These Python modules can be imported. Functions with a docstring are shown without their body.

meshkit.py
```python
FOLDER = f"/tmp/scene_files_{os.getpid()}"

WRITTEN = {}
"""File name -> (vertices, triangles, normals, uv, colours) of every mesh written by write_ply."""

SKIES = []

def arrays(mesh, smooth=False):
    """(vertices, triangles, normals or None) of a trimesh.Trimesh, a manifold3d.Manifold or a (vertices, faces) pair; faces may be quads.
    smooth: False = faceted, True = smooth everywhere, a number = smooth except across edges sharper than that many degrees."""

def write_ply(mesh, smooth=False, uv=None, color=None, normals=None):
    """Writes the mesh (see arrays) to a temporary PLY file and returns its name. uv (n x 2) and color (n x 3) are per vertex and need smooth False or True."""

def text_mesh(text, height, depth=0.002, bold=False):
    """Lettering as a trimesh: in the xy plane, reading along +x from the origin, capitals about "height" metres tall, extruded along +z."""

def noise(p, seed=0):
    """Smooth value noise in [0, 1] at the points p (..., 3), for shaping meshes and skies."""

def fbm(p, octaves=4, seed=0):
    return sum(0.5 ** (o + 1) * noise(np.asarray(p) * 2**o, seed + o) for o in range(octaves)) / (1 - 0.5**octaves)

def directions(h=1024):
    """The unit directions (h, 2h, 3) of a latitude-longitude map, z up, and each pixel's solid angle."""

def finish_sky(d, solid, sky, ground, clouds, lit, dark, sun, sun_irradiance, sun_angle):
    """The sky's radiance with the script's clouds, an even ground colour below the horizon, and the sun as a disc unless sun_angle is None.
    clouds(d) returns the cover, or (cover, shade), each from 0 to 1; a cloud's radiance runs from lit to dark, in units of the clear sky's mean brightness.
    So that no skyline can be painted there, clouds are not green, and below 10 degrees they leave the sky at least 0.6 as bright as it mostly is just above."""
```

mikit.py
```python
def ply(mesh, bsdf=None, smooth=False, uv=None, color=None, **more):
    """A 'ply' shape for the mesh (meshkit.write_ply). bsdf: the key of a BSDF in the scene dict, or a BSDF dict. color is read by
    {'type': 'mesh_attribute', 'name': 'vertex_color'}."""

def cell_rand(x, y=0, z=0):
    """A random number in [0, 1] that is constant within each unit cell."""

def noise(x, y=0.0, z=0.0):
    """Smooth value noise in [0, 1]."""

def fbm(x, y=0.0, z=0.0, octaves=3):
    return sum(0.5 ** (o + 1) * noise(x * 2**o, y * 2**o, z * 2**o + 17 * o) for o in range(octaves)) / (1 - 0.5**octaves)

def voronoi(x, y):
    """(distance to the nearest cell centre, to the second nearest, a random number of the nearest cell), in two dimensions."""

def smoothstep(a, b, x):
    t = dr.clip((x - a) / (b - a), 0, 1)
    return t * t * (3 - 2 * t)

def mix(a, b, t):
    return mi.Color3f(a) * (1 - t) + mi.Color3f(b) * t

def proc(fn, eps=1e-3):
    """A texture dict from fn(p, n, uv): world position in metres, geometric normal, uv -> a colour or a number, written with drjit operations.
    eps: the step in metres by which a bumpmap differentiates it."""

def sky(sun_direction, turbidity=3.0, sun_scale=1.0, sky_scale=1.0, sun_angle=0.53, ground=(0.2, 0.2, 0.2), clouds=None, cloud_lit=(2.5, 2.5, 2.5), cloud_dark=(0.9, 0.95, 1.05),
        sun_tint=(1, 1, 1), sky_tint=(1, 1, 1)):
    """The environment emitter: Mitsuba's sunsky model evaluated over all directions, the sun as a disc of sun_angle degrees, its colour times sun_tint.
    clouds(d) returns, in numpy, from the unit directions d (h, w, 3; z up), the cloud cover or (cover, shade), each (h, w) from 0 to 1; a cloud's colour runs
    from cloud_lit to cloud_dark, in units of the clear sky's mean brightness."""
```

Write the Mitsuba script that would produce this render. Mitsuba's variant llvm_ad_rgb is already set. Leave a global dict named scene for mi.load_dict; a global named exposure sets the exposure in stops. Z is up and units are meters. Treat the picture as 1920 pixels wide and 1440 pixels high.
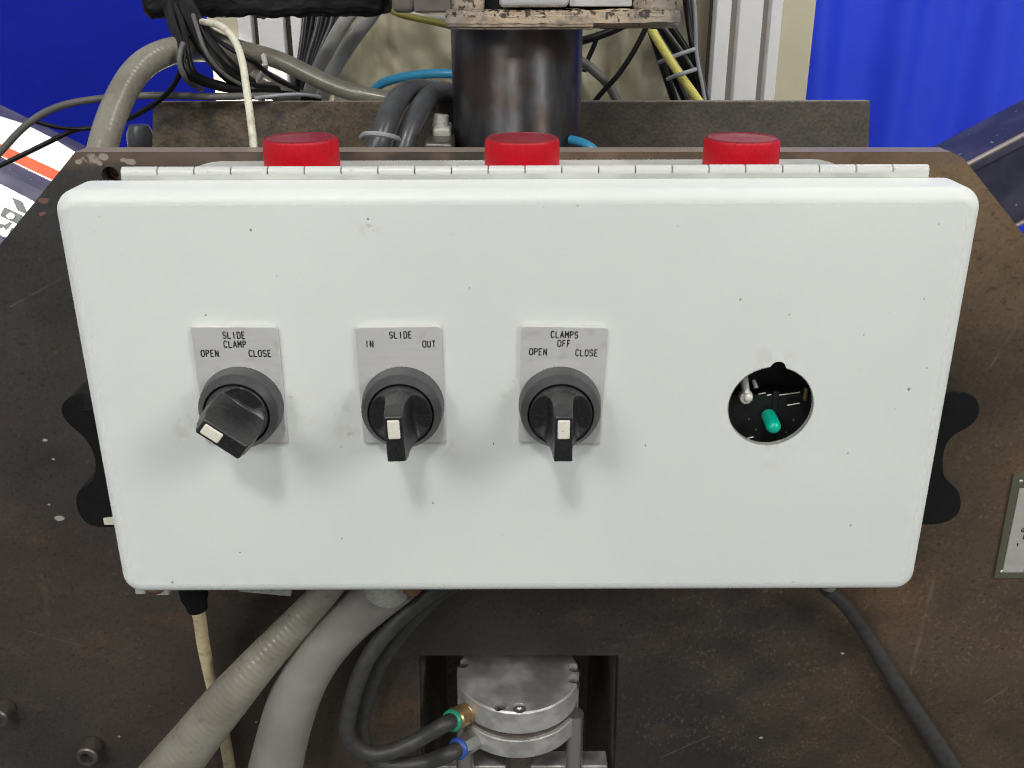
import math, random
import numpy as np, trimesh, mitsuba as mi, drjit as dr
import manifold3d as m3
from manifold3d import Manifold, CrossSection
from shapely.geometry import LineString, Polygon, Point, box as sbox
from shapely.ops import unary_union
from scipy.interpolate import CubicSpline
import mikit, meshkit
from mikit import proc, noise, fbm, smoothstep, mix, cell_rand, voronoi

random.seed(7); np.random.seed(7)
RNG = np.random.default_rng(7)
T = mi.ScalarTransform4f
scene, labels = {}, {}

# ------------------------------------------------------------------ camera
F_PX, PITCH, ROLL = 1850.0, math.radians(22.6), math.radians(0.2)
EYE = np.array([0.0, -0.325, 0.2244])
fwd = np.array([0, math.cos(PITCH), -math.sin(PITCH)])
r0 = np.array([1.0, 0, 0]); u0 = np.cross(r0, fwd)
RIGHT = math.cos(ROLL) * r0 - math.sin(ROLL) * u0
UP = math.cos(ROLL) * u0 + math.sin(ROLL) * r0
scene['camera'] = {'type': 'perspective', 'fov': 2 * math.degrees(math.atan(960 / F_PX)), 'fov_axis': 'x',
                   'near_clip': 0.01, 'far_clip': 20.0,
                   'to_world': T().look_at(origin=EYE.tolist(), target=(EYE + fwd).tolist(), up=UP.tolist())}

# ------------------------------------------------------------------ light: the hall's own dim light and three overhead lamps
exposure = 0.18
scene['hall_light'] = {'type': 'constant', 'radiance': {'type': 'rgb', 'value': [0.285, 0.294, 0.30]}}

def lamp(key, pos, aim, w, h, rgb):
    scene[key] = {'type': 'rectangle', 'to_world': T().look_at(origin=list(pos), target=list(aim), up=[0, 1, 0.01]) @ T().scale([w / 2, h / 2, 1]),
                  'emitter': {'type': 'area', 'radiance': {'type': 'rgb', 'value': list(rgb)}}}
    labels[key] = {'kind': 'structure'}

lamp('ceiling_lamp', (-0.22, -1.40, 1.68), (0, 0, 0.08), 0.24, 0.22, (82, 80, 75.5))
lamp('ceiling_lamp_001', (-0.98, -1.42, 1.10), (0, 0, 0.08), 0.62, 0.5, (10.2, 10.2, 9.9))
lamp('ceiling_lamp_002', (1.33, -1.12, 1.05), (0, 0, 0.08), 0.62, 0.52, (12.6, 12.4, 11.7))
lamp('ceiling_lamp_003', (0.75, 0.45, 1.7), (0.5, 0.8, 0.1), 0.5, 0.3, (8, 7.9, 7.5))

# unseen spot, added only to blow out the stickers of the left arm
scene['added_sticker_spot'] = {'type': 'spot', 'to_world': T().look_at(origin=[-0.95, -0.12, 0.62], target=[-0.375, 0.325, 0.135], up=[0, 0, 1]),
                       'cutoff_angle': 9.0, 'beam_width': 6.5, 'intensity': {'type': 'rgb', 'value': [15, 14.4, 12.6]}}

# ------------------------------------------------------------------ helpers
def P(px, py, Y):
    """The point at depth Y seen at a pixel of the 1920 x 1440 photograph (only used to measure the place)."""
    d = fwd * F_PX + RIGHT * (px - 960) - UP * (py - 720)
    return EYE + d * ((Y - EYE[1]) / d[1])

def pxm(px, py, Y):
    """metres per photograph pixel there"""
    return float(np.dot(P(px, py, Y) - EYE, fwd)) / F_PX

def key_for(name):
    if name not in scene and name not in labels:
        return name
    i = 1
    while f'{name}_{i:03d}' in scene or f'{name}_{i:03d}' in labels:
        i += 1
    return f'{name}_{i:03d}'

def add(name, mesh, bsdf, smooth=30, label=None, cat=None, group=None, kind=None, uv=None):
    k = key_for(name)
    scene[k] = mikit.ply(mesh, bsdf, smooth=smooth, uv=uv)
    d = {a: b for a, b in (('label', label), ('category', cat), ('group', group), ('kind', kind)) if b}
    if d: labels[k] = d
    return k

def thing(name, label, cat=None, group=None):
    k = key_for(name)
    labels[k] = {'label': label}
    if cat: labels[k]['category'] = cat
    if group: labels[k]['group'] = group
    return k

def tm(m):
    if isinstance(m, Manifold):
        q = m.to_mesh(); return trimesh.Trimesh(q.vert_properties[:, :3], q.tri_verts, process=False)
    return m

def cat_(ms): return trimesh.util.concatenate([tm(m) for m in ms])

def mani(t): return Manifold(m3.Mesh(np.asarray(t.vertices, np.float32), np.asarray(t.faces, np.uint32)))

def rbox(x0, x1, y0, y1, z0, z1, r=0.001, n=2):
    """box with rounded edges: loft"""
    r = min(r, (x1 - x0) / 2.01, (y1 - y0) / 2.01, (z1 - z0) / 2.01)
    s = Manifold.sphere(r, 4 * n + 4)
    return Manifold.batch_hull([s.translate([x, y, z]) for x in (x0 + r, x1 - r) for y in (y0 + r, y1 - r) for z in (z0 + r, z1 - r)])

def cyl(r0_, r1_, a, b, n=48):
    """cylinder or frustum from point a to point b"""
    a, b = np.asarray(a, float), np.asarray(b, float)
    h = np.linalg.norm(b - a); z = (b - a) / h
    x = np.cross(z, [0, 0, 1] if abs(z[2]) < .9 else [1, 0, 0]); x /= np.linalg.norm(x); y = np.cross(z, x)
    M = np.column_stack([x, y, z, a])
    return Manifold.cylinder(h, r0_, r1_, n).transform(M)

def lathe(profile, a, axis, n=64):
    """revolve (radius, height) profile about axis from a; closed profile polygon"""
    axis = np.asarray(axis, float); axis /= np.linalg.norm(axis)
    x = np.cross(axis, [0, 0, 1] if abs(axis[2]) < .9 else [1, 0, 0]); x /= np.linalg.norm(x); y = np.cross(axis, x)
    pts = np.asarray(profile, float)
    if Polygon(pts).exterior.is_ccw is False: pts = pts[::-1]
    m = CrossSection([pts]).revolve(n)
    return m.transform(np.column_stack([x, y, axis, np.asarray(a, float)]))

def spline(pts, step=0.0025):
    p = np.asarray(pts, float)
    t = np.concatenate([[0], np.cumsum(np.linalg.norm(np.diff(p, axis=0), axis=1) ** .6)])
    cs = CubicSpline(t, p, bc_type='natural')
    L = np.linalg.norm(np.diff(p, axis=0), axis=1).sum()
    n = max(8, int(L / step))
    q = cs(np.linspace(0, t[-1], 6 * n))
    s = np.concatenate([[0], np.cumsum(np.linalg.norm(np.diff(q, axis=0), axis=1))])
    u = np.linspace(0, s[-1], n)
    return np.column_stack([np.interp(u, s, q[:, k]) for k in range(3)]), u

def tube(pts, r, n=14, step=0.0025, ribs=None, straight=False):
    """swept round tube with closed ends. ribs = (pitch, amplitude)"""
    if straight: p = np.asarray(pts, float); u = np.concatenate([[0], np.cumsum(np.linalg.norm(np.diff(p, axis=0), axis=1))])
    else: p, u = spline(pts, step)
    t = np.gradient(p, axis=0); t /= np.linalg.norm(t, axis=1, keepdims=True)
    a = np.cross(t[0], [0.3, 0.1, 1.0]); a /= np.linalg.norm(a)
    A = [a]
    for i in range(1, len(p)):
        a = A[-1] - t[i] * np.dot(A[-1], t[i]); A.append(a / np.linalg.norm(a))
    A = np.array(A); B = np.cross(t, A)
    rr = np.full(len(p), r, float) if np.isscalar(r) else np.interp(np.linspace(0, 1, len(p)), np.linspace(0, 1, len(r)), r)
    if ribs: rr = rr + ribs[1] * np.abs(np.sin(np.pi * u / ribs[0])) ** 0.6 - ribs[1]
    ang = np.arange(n) * 2 * np.pi / n
    v = p[:, None] + rr[:, None, None] * (np.cos(ang)[None, :, None] * A[:, None] + np.sin(ang)[None, :, None] * B[:, None])
    i, j = np.meshgrid(np.arange(len(p) - 1), np.arange(n), indexing='ij')
    q = np.stack([i * n + j, i * n + (j + 1) % n, (i + 1) * n + (j + 1) % n, (i + 1) * n + j], -1).reshape(-1, 4)
    f = np.vstack([q[:, [0, 1, 2]], q[:, [0, 2, 3]]])
    V = np.vstack([v.reshape(-1, 3), p[:1], p[-1:]]); N = len(p) * n
    j = np.arange(n)
    f = np.vstack([f, np.stack([np.full(n, N), (j + 1) % n, j], 1), np.stack([np.full(n, N + 1), N - n + j, N - n + (j + 1) % n], 1)])
    return trimesh.Trimesh(V, f, process=False)

def ptube(pix, wpx, **k):
    """tube through photograph points (px, py, Y), wpx wide in photograph pixels"""
    pts = [P(*q) for q in pix]
    w = np.atleast_1d(wpx)
    if len(w) == 1: r = float(w[0]) / 2 * np.mean([pxm(*q) for q in pix])
    else: r = [wi / 2 * pxm(*pix[int(round(i * (len(pix) - 1) / (len(w) - 1)))]) for i, wi in enumerate(w)]
    return tube(pts, r, **k)

def cable(name, pix, wpx, bsdf, label, cat='cable', group=None, **k):
    return add(name, ptube(pix, wpx, **k), bsdf, smooth=40, label=label, cat=cat, group=group)

def planar(c):
    c = np.array(c, float); n = np.cross(c[1] - c[0], c[2] - c[0]); d = c[3] - EYE
    c[3] = EYE + d * (np.dot(c[0] - EYE, n) / np.dot(d, n)); return c

def slab(corners, th):
    """a flat plate on four corner points, th thick away from the eye"""
    c = planar(corners)
    n = np.cross(c[1] - c[0], c[2] - c[0]); n /= np.linalg.norm(n)
    if np.dot(n, EYE - c.mean(0)) < 0: n = -n
    return Manifold.hull_points(np.vstack([c, c - n * th]).astype(np.float32)), n

def prism_xz(poly, y0, y1, bevel=0.0, steps=3):
    """polygon in (x, z) extruded from y0 (front) to y1 with a bevelled front edge"""
    poly = Polygon(poly) if not isinstance(poly, Polygon) else poly
    def ext(p, ya, yb):
        t = trimesh.creation.extrude_polygon(p, yb - ya, engine='earcut')
        v = t.vertices.copy(); t.vertices = np.column_stack([v[:, 0], ya + v[:, 2], v[:, 1]]); t.faces = t.faces[:, ::-1]
        return t
    if bevel <= 0: return ext(poly, y0, y1)
    parts = [mani(ext(poly, y0 + bevel, y1))]
    for i in range(steps):
        a = (i + .5) / steps * math.pi / 2
        parts.append(mani(ext(poly.buffer(-bevel * (1 - math.cos(math.pi / 2 - a)) if False else -bevel * (1 - math.sin(a))), y0 + bevel * (1 - math.sin((i + 1) / steps * math.pi / 2) if False else 1 - math.cos(a)) if False else y0 + bevel * (i / steps), y1)))
    return tm(Manifold.batch_boolean(parts, m3.OpType.Add))

def rr_pts(hw, hh, r, n=10):
    pts = []
    for cx, cz, a0 in ((hw - r, hh - r, 0), (-hw + r, hh - r, 90), (-hw + r, -hh + r, 180), (hw - r, -hh + r, 270)):
        for a in np.radians(np.linspace(a0, a0 + 90, n)):
            pts.append((cx + r * math.cos(a), cz + r * math.sin(a)))
    return np.array(pts)

def loft(rings, ys):
    """closed solid through equal-length rings (x, z) at depths ys (front to back)"""
    n = len(rings[0])
    V = np.vstack([np.column_stack([r[:, 0], np.full(n, y), r[:, 1]]) for r, y in zip(rings, ys)])
    F = []
    j = np.arange(n); k = (j + 1) % n
    for i in range(len(rings) - 1):
        a, b = i * n, (i + 1) * n
        F += [np.stack([a + j, b + j, b + k], 1), np.stack([a + j, b + k, a + k], 1)]
    from mapbox_earcut import triangulate_float64
    cap = triangulate_float64(np.asarray(rings[0], float), np.array([n], np.uint32)).reshape(-1, 3)
    F.append(cap); F.append(cap[:, ::-1] + (len(rings) - 1) * n)
    t = trimesh.Trimesh(V, np.vstack(F), process=False)
    m = mani(t)
    if m.volume() < 0 or m.is_empty():
        t.faces = t.faces[:, ::-1]; m = mani(t)
    return m

# stroke lettering of an engraved plate: strokes in a 0.62 x 1 cell
def _arc(cx, cy, rx, ry, a0, a1, n=9):
    return [(cx + rx * math.cos(math.radians(a)), cy + ry * math.sin(math.radians(a))) for a in np.linspace(a0, a1, n)]
_O = [(.31, 1)] + _arc(.31, .72, .27, .28, 90, 180) + _arc(.31, .28, .27, .28, 180, 360) + _arc(.31, .72, .27, .28, 0, 90)
GLYPH = {
    'S': [_arc(.31, .74, .27, .26, 20, 270) + _arc(.31, .25, .27, .25, 90, -160)],
    'L': [[(.06, 1), (.06, 0), (.58, 0)]], 'I': [[(.31, 1), (.31, 0)]],
    'D': [[(.08, 0), (.08, 1), (.3, 1)] + _arc(.3, .72, .28, .28, 90, 0) + _arc(.3, .28, .28, .28, 0, -90) + [(.08, 0)]],
    'E': [[(.57, 1), (.07, 1), (.07, 0), (.57, 0)], [(.07, .52), (.47, .52)]],
    'F': [[(.57, 1), (.09, 1), (.09, 0)], [(.09, .52), (.5, .52)]],
    'C': [_arc(.31, .7, .26, .3, 20, 180) + _arc(.31, .3, .26, .3, 180, 340)],
    'A': [[(.02, 0), (.31, 1), (.6, 0)], [(.13, .35), (.49, .35)]],
    'M': [[(.04, 0), (.04, 1), (.31, .38), (.58, 1), (.58, 0)]],
    'P': [[(.08, 0), (.08, 1), (.34, 1)] + _arc(.34, .75, .23, .25, 90, -90) + [(.08, .5)]],
    'O': [_O], 'N': [[(.06, 0), (.06, 1), (.56, 0), (.56, 1)]],
    'U': [[(.06, 1), (.06, .3)] + _arc(.31, .28, .25, .28, 180, 360) + [(.56, 1)]],
    'T': [[(.02, 1), (.6, 1)], [(.31, 1), (.31, 0)]],
    '1': [[(.16, .8), (.34, 1), (.34, 0)]],
}
def strokes(text, h, pitch=.84, w=.13, xs=1.0):
    """flat lettering as a shapely shape, centred, capitals h tall"""
    geo = []
    for i, ch in enumerate(text):
        for s in GLYPH.get(ch, []):
            geo.append(LineString([((x + i * pitch) * xs, y) for x, y in s]).buffer(w / 2, cap_style=2, join_style=1, quad_segs=3))
    from shapely import affinity
    g = affinity.scale(unary_union(geo), h, h, origin=(0, 0))
    c = (pitch * (len(text) - 1) + .62) * xs * h / 2
    return affinity.translate(g, -c, -h / 2)
def flat_text(shape, depth=0.00015):
    return trimesh.util.concatenate([trimesh.creation.extrude_polygon(g, depth, engine='earcut') for g in getattr(shape, 'geoms', [shape])])
def place_text(shape, cx, cz, y, rot=0.0, depth=0.00015):
    t = flat_text(shape, depth); v = t.vertices
    c, s = math.cos(rot), math.sin(rot)
    t.vertices = np.column_stack([cx + c * v[:, 0] - s * v[:, 1], y - v[:, 2], cz + s * v[:, 0] + c * v[:, 1]])
    return t

# ------------------------------------------------------------------ materials
def rgb(*c): return {'type': 'rgb', 'value': list(c)}
def mat(key, base, rough=.5, metal=0.0, spec=.5, bump=None, bscale=1e-4, eps=2e-4, **more):
    b = {'type': 'principled', 'base_color': proc(base) if callable(base) else rgb(*base),
         'roughness': proc(rough) if callable(rough) else rough, 'metallic': metal, 'specular': spec, **more}
    if bump: b = {'type': 'bumpmap', 'arbitrary': proc(bump, eps), 'scale': bscale, 'bsdf': b}
    scene[key] = {'type': 'twosided', 'bsdf': b}
    return key

LID_SPECKS = [(371, 351, 2.2), (378, 352, 1.6), (366, 361, 1.8), (376, 360, 1.6), (690, 411, 2.4), (700, 432, 1.8), (186, 406, 1.8), (228, 478, 1.6), (1083, 386, 1.8), (600, 345, 1.6), (471, 432, 3.6), (386, 591, 2.6), (1388, 562, 3.0), (925, 832, 2.4), (812, 943, 2.6), (1595, 985, 2.6), (1704, 730, 3.4), (323, 1091, 3.0), (1487, 1091, 2.6),
              (518, 518, 2.0), (1620, 628, 2.2), (1052, 345, 2.4), (1733, 560, 2.2), (880, 540, 1.8), (1480, 590, 2.2), (641, 1010, 2.2), (1590, 850, 2.0), (450, 1036, 2.6), (1210, 835, 2.0), (1738, 690, 2.2), (369, 745, 2.0), (1760, 420, 2.0)]
SP = [(P(x, y, 0)[0], P(x, y, 0)[2], .8 * r * pxm(x, y, 0)) for x, y, r in LID_SPECKS]
YEL = [(P(x, y, 0)[0], P(x, y, 0)[2], r * pxm(x, y, 0)) for x, y, r in ((656, 815, 4.5), (693, 424, 6.0), (640, 838, 2.5), (966, 770, 4.0), (963, 715, 3.0), (545, 745, 4.0))]
GRIME = [(P(x, y, 0)[0], P(x, y, 0)[2], r * pxm(x, y, 0)) for x, y, r in ((545, 775, 60), (655, 780, 55), (835, 830, 40), (962, 760, 45), (1130, 800, 40), (350, 800, 40), (1445, 830, 60), (1445, 690, 60), (690, 425, 30))]
def lid_color(p, n, uv):
    wob = fbm(p.x * 900, p.y * 900, p.z * 900, 2) - .5
    cloudy = fbm(p.x * 9, p.y * 9 + 3, p.z * 9, 3)
    c = mix((.675, .700, .674), (.722, .745, .717), smoothstep(.3, .7, cloudy))
    d = mi.Float(0)
    for x, z, r in SP:
        q = dr.sqrt(dr.square((p.x - x) * 1.25) + dr.square(p.z - z)) + wob * r * 1.3
        d = dr.maximum(d, 1 - smoothstep(r * .7, r * 1.25, q))
    g = 0.0075
    for s, (thr, rm) in enumerate(((.30, .00030), (.16, .00042))):
        gg = g * (1 + .9 * s)
        X, Z = p.x / gg + 31.7 * s, p.z / gg + 11.3 * s
        cx, cz = dr.floor(X), dr.floor(Z)
        jx, jz = cell_rand(cx, cz, 5 + s), cell_rand(cx, cz, 7 + s)
        q = dr.sqrt(dr.square(X - cx - .2 - .6 * jx) + dr.square(Z - cz - .2 - .6 * jz)) * gg
        rr = rm * (.25 + .75 * dr.square(cell_rand(cx, cz, 13 + s)))
        on = dr.select(cell_rand(cx, cz, 9 + s) < thr, 1., 0.) * (.12 + .5 * dr.square(cell_rand(cx, cz, 12 + s)))
        d = dr.maximum(d, on * (1 - smoothstep(rr * .5, rr * 1.2, q + wob * rr)))
    d = d * smoothstep(.5, .8, dr.abs(n.y))
    c = mix(c, (.13, .115, .085), d * .8)
    grime = mi.Float(0)
    for x, z, r in GRIME:
        q = dr.sqrt(dr.square(p.x - x) + dr.square((p.z - z) * .8))
        grime = dr.maximum(grime, 1 - smoothstep(r * .4, r, q))
    c = mix(c, (.50, .47, .38), grime * smoothstep(.48, .72, fbm(p.x * 320 + 3, p.y * 320, p.z * 200, 4)) * .26)
    y = mi.Float(0)
    for x, z, r in YEL:
        q = dr.sqrt(dr.square(p.x - x) + dr.square(p.z - z)) + wob * r * 2.4
        y = dr.maximum(y, 1 - smoothstep(r * .3, r * 1.2, q))
    return mix(c, (.42, .36, .22), y * .42)
mat('paint_white', lid_color, rough=.42, spec=.5, bump=lambda p, n, uv: fbm(p.x * 420, p.y * 420, p.z * 420, 2), bscale=2.2e-5)
mat('paint_body', lambda p, n, uv: mix((.40, .405, .385), (.54, .545, .52), smoothstep(.35, .7, fbm(p.x * 60, p.y * 60, p.z * 60, 3))), rough=.4)
def hinge_color(p, n, uv):
    f = fbm(p.x * 700, p.y * 700, p.z * 700, 3)
    return mix((.57, .58, .555), (.26, .21, .15), smoothstep(.74, .84, f) * .6)
mat('paint_hinge', hinge_color, rough=.32)

PL = lambda x, y, r: (P(x, y, .085)[0], P(x, y, .085)[2], r * pxm(x, y, .085))
CHIPS = [PL(172, 297, 20), PL(192, 293, 14), PL(148, 303, 9), PL(242, 301, 13), PL(232, 300, 8)]
PINKS = [PL(82, 377, 8), PL(78, 401, 7)]
FLECK = [PL(84, 825, 5), PL(100, 861, 2.5), PL(92, 946, 2.5), PL(112, 972, 8), PL(1580, 1225, 4), PL(1427, 1383, 3), PL(480, 1354, 3), PL(609, 1279, 3), PL(223, 1381, 3)]
def _s(x, y, x2, y2, w, col, am): return (tuple(PL(x, y, 1)[:2]), tuple(PL(x2, y2, 1)[:2]), w * pxm(x, y, .085), col, am)
SCRATCH = [_s(1750, 1090, 1708, 1262, 6, (.21, .16, .115), .75), _s(78, 1078, 90, 1150, 7, (.15, .11, .075), .6), _s(1826, 1330, 1890, 1290, 2.5, (.22, .18, .14), .6),
           _s(20, 575, 118, 520, 2, (.2, .18, .165), .45), _s(40, 1180, 150, 1210, 2, (.17, .15, .13), .4), _s(1690, 1400, 1600, 1330, 2.2, (.2, .16, .12), .5), _s(1850, 700, 1905, 610, 2.4, (.26, .2, .14), .5), _s(1330, 1380, 1240, 1420, 2, (.19, .15, .11), .45)]
def plate_color(p, n, uv):
    f1 = fbm(p.x * 14, p.y * 14, p.z * 14 + 5, 4)
    f2 = fbm(p.x * 55 + 9, p.y * 55, p.z * 55, 4)
    f3 = fbm(p.x * 420, p.y * 420, p.z * 420, 2)
    ua, ub = p.x * .77 + p.z * .52, p.z * .66 - p.x * .60
    spk = noise(ua * 980, p.y * 900, ub * 980)
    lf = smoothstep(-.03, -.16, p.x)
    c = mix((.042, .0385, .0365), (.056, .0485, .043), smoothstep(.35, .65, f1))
    c = mix(c, c * mi.Color3f(1.22, 1.25, 1.32), lf * smoothstep(-.12, .06, p.z))  # upper-left bluish sheen painted into the base colour
    rustiness = (1 - .45 * lf) * smoothstep(.42, .74, f2 * .45 + f1 * .35 + smoothstep(.0, .20, p.x + .3 * p.z) * .30)
    c = mix(c, mix((.095, .066, .043), (.15, .102, .062), f3), rustiness * .72)
    # lighter, warmer brown zone near the right-hand shoulder
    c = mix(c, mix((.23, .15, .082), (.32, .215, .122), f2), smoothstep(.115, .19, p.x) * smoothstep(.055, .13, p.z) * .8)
    # scattered rust drops
    c = mix(c, (.085, .060, .045), smoothstep(.60, .72, f2) * .4)
    c = mix(c, (.030, .027, .026), smoothstep(.60, .86, f3) * .55)
    g2 = .5 * noise(ua * 560 + 7, p.y * 480, ub * 560) + .5 * noise(ub * 930 + 3, p.y * 480 + 5, -ua * 930)
    rs = smoothstep(.02, .16, p.x - .2 * p.z) * smoothstep(.06, .0, p.z)
    c = c * (.72 + .56 * (.55 * spk + .45 * g2))
    c = mix(c, (.23, .17, .12), smoothstep(.62, .82, g2) * smoothstep(.40, .60, f2) * (.05 + .34 * rs))
    c = mix(c, (.30, .24, .18), smoothstep(.88, .96, spk) * smoothstep(.42, .62, f2) * .4)
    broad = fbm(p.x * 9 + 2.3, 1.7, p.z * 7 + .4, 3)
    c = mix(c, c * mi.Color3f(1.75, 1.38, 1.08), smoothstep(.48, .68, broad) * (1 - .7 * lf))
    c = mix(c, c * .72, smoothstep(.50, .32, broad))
    c = mix(c, (.02, .018, .018), smoothstep(.20, .08, spk) * .45)
    for (ax, az), (bx, bz), wd, col, am in SCRATCH:
        dx, dz = bx - ax, bz - az; L2 = dx * dx + dz * dz
        t = dr.clip(((p.x - ax) * dx + (p.z - az) * dz) / L2, 0, 1)
        q = dr.sqrt(dr.square(p.x - ax - t * dx) + dr.square(p.z - az - t * dz))
        c = mix(c, col, (1 - smoothstep(wd * .3, wd, q + (f3 - .5) * wd)) * am * .6 * smoothstep(.0, .7, noise(t * 7 + ax * 900, 3.3)) * (.5 + f2))
    tb = smoothstep(.148, .158, p.z + .003 * f2)
    c = mix(c, mix((.11, .070, .048), (.19, .13, .095), f2), tb * (.15 + .6 * smoothstep(.40, .62, f2)))
    c = mix(c, (.27, .215, .18), smoothstep(.6, .9, n.z) * .9)  # upward edge painted lighter, to read as lit
    w = (f3 - .5)
    for lst, col, amp, k in ((CHIPS, (.36, .315, .26), .9, .95), (PINKS, (.26, .12, .10), 1.2, .75), (FLECK, (.55, .52, .47), .6, .9)):
        d = mi.Float(0)
        for x, z, r in lst:
            q = dr.sqrt(dr.square((p.x - x) * .7) + dr.square((p.z - z) * 1.1)) + (w * 1.2 + (f2 - .5) * 1.6) * r * amp
            d = dr.maximum(d, 1 - smoothstep(r * .55, r * .8, q))
        c = mix(c, col, d * k * smoothstep(.089, .087, p.y))
    return c
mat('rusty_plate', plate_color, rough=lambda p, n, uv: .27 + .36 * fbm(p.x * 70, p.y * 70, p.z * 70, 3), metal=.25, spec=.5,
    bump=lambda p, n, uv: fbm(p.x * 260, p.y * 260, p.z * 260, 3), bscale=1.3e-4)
def beam_color(p, n, uv):
    f1 = fbm(p.x * 26 + 4, p.y * 26, p.z * 26, 4); f2 = fbm(p.x * 130, p.y * 130, p.z * 130, 3); f3 = noise(p.x * 900, p.y * 900, p.z * 900)
    left = smoothstep(-.02, -.10, p.x)
    c = mix((.078, .069, .060), (.094, .080, .066), smoothstep(.2, .8, f2))
    c = mix(c, mix((.13, .09, .05), (.22, .16, .10), f3 * .6 + f2 * .4), smoothstep(.36, .66, f1 * .5 + f2 * .5) * (.06 + .72 * left))
    c = mix(c, (.03, .026, .024), smoothstep(.62, .75, f2) * .4 * left)
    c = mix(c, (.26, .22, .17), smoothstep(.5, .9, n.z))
    return c * (.65 + .7 * f3)
mat('rusty_beam', beam_color, rough=.55, metal=.2, bump=lambda p, n, uv: fbm(p.x * 300, p.y * 300, p.z * 300, 2), bscale=1e-4)
mat('edge_steel', lambda p, n, uv: mix((.20, .145, .12), (.34, .27, .23), fbm(p.x * 120, p.y * 500, p.z * 200, 3)), rough=.45, metal=.5)

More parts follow.
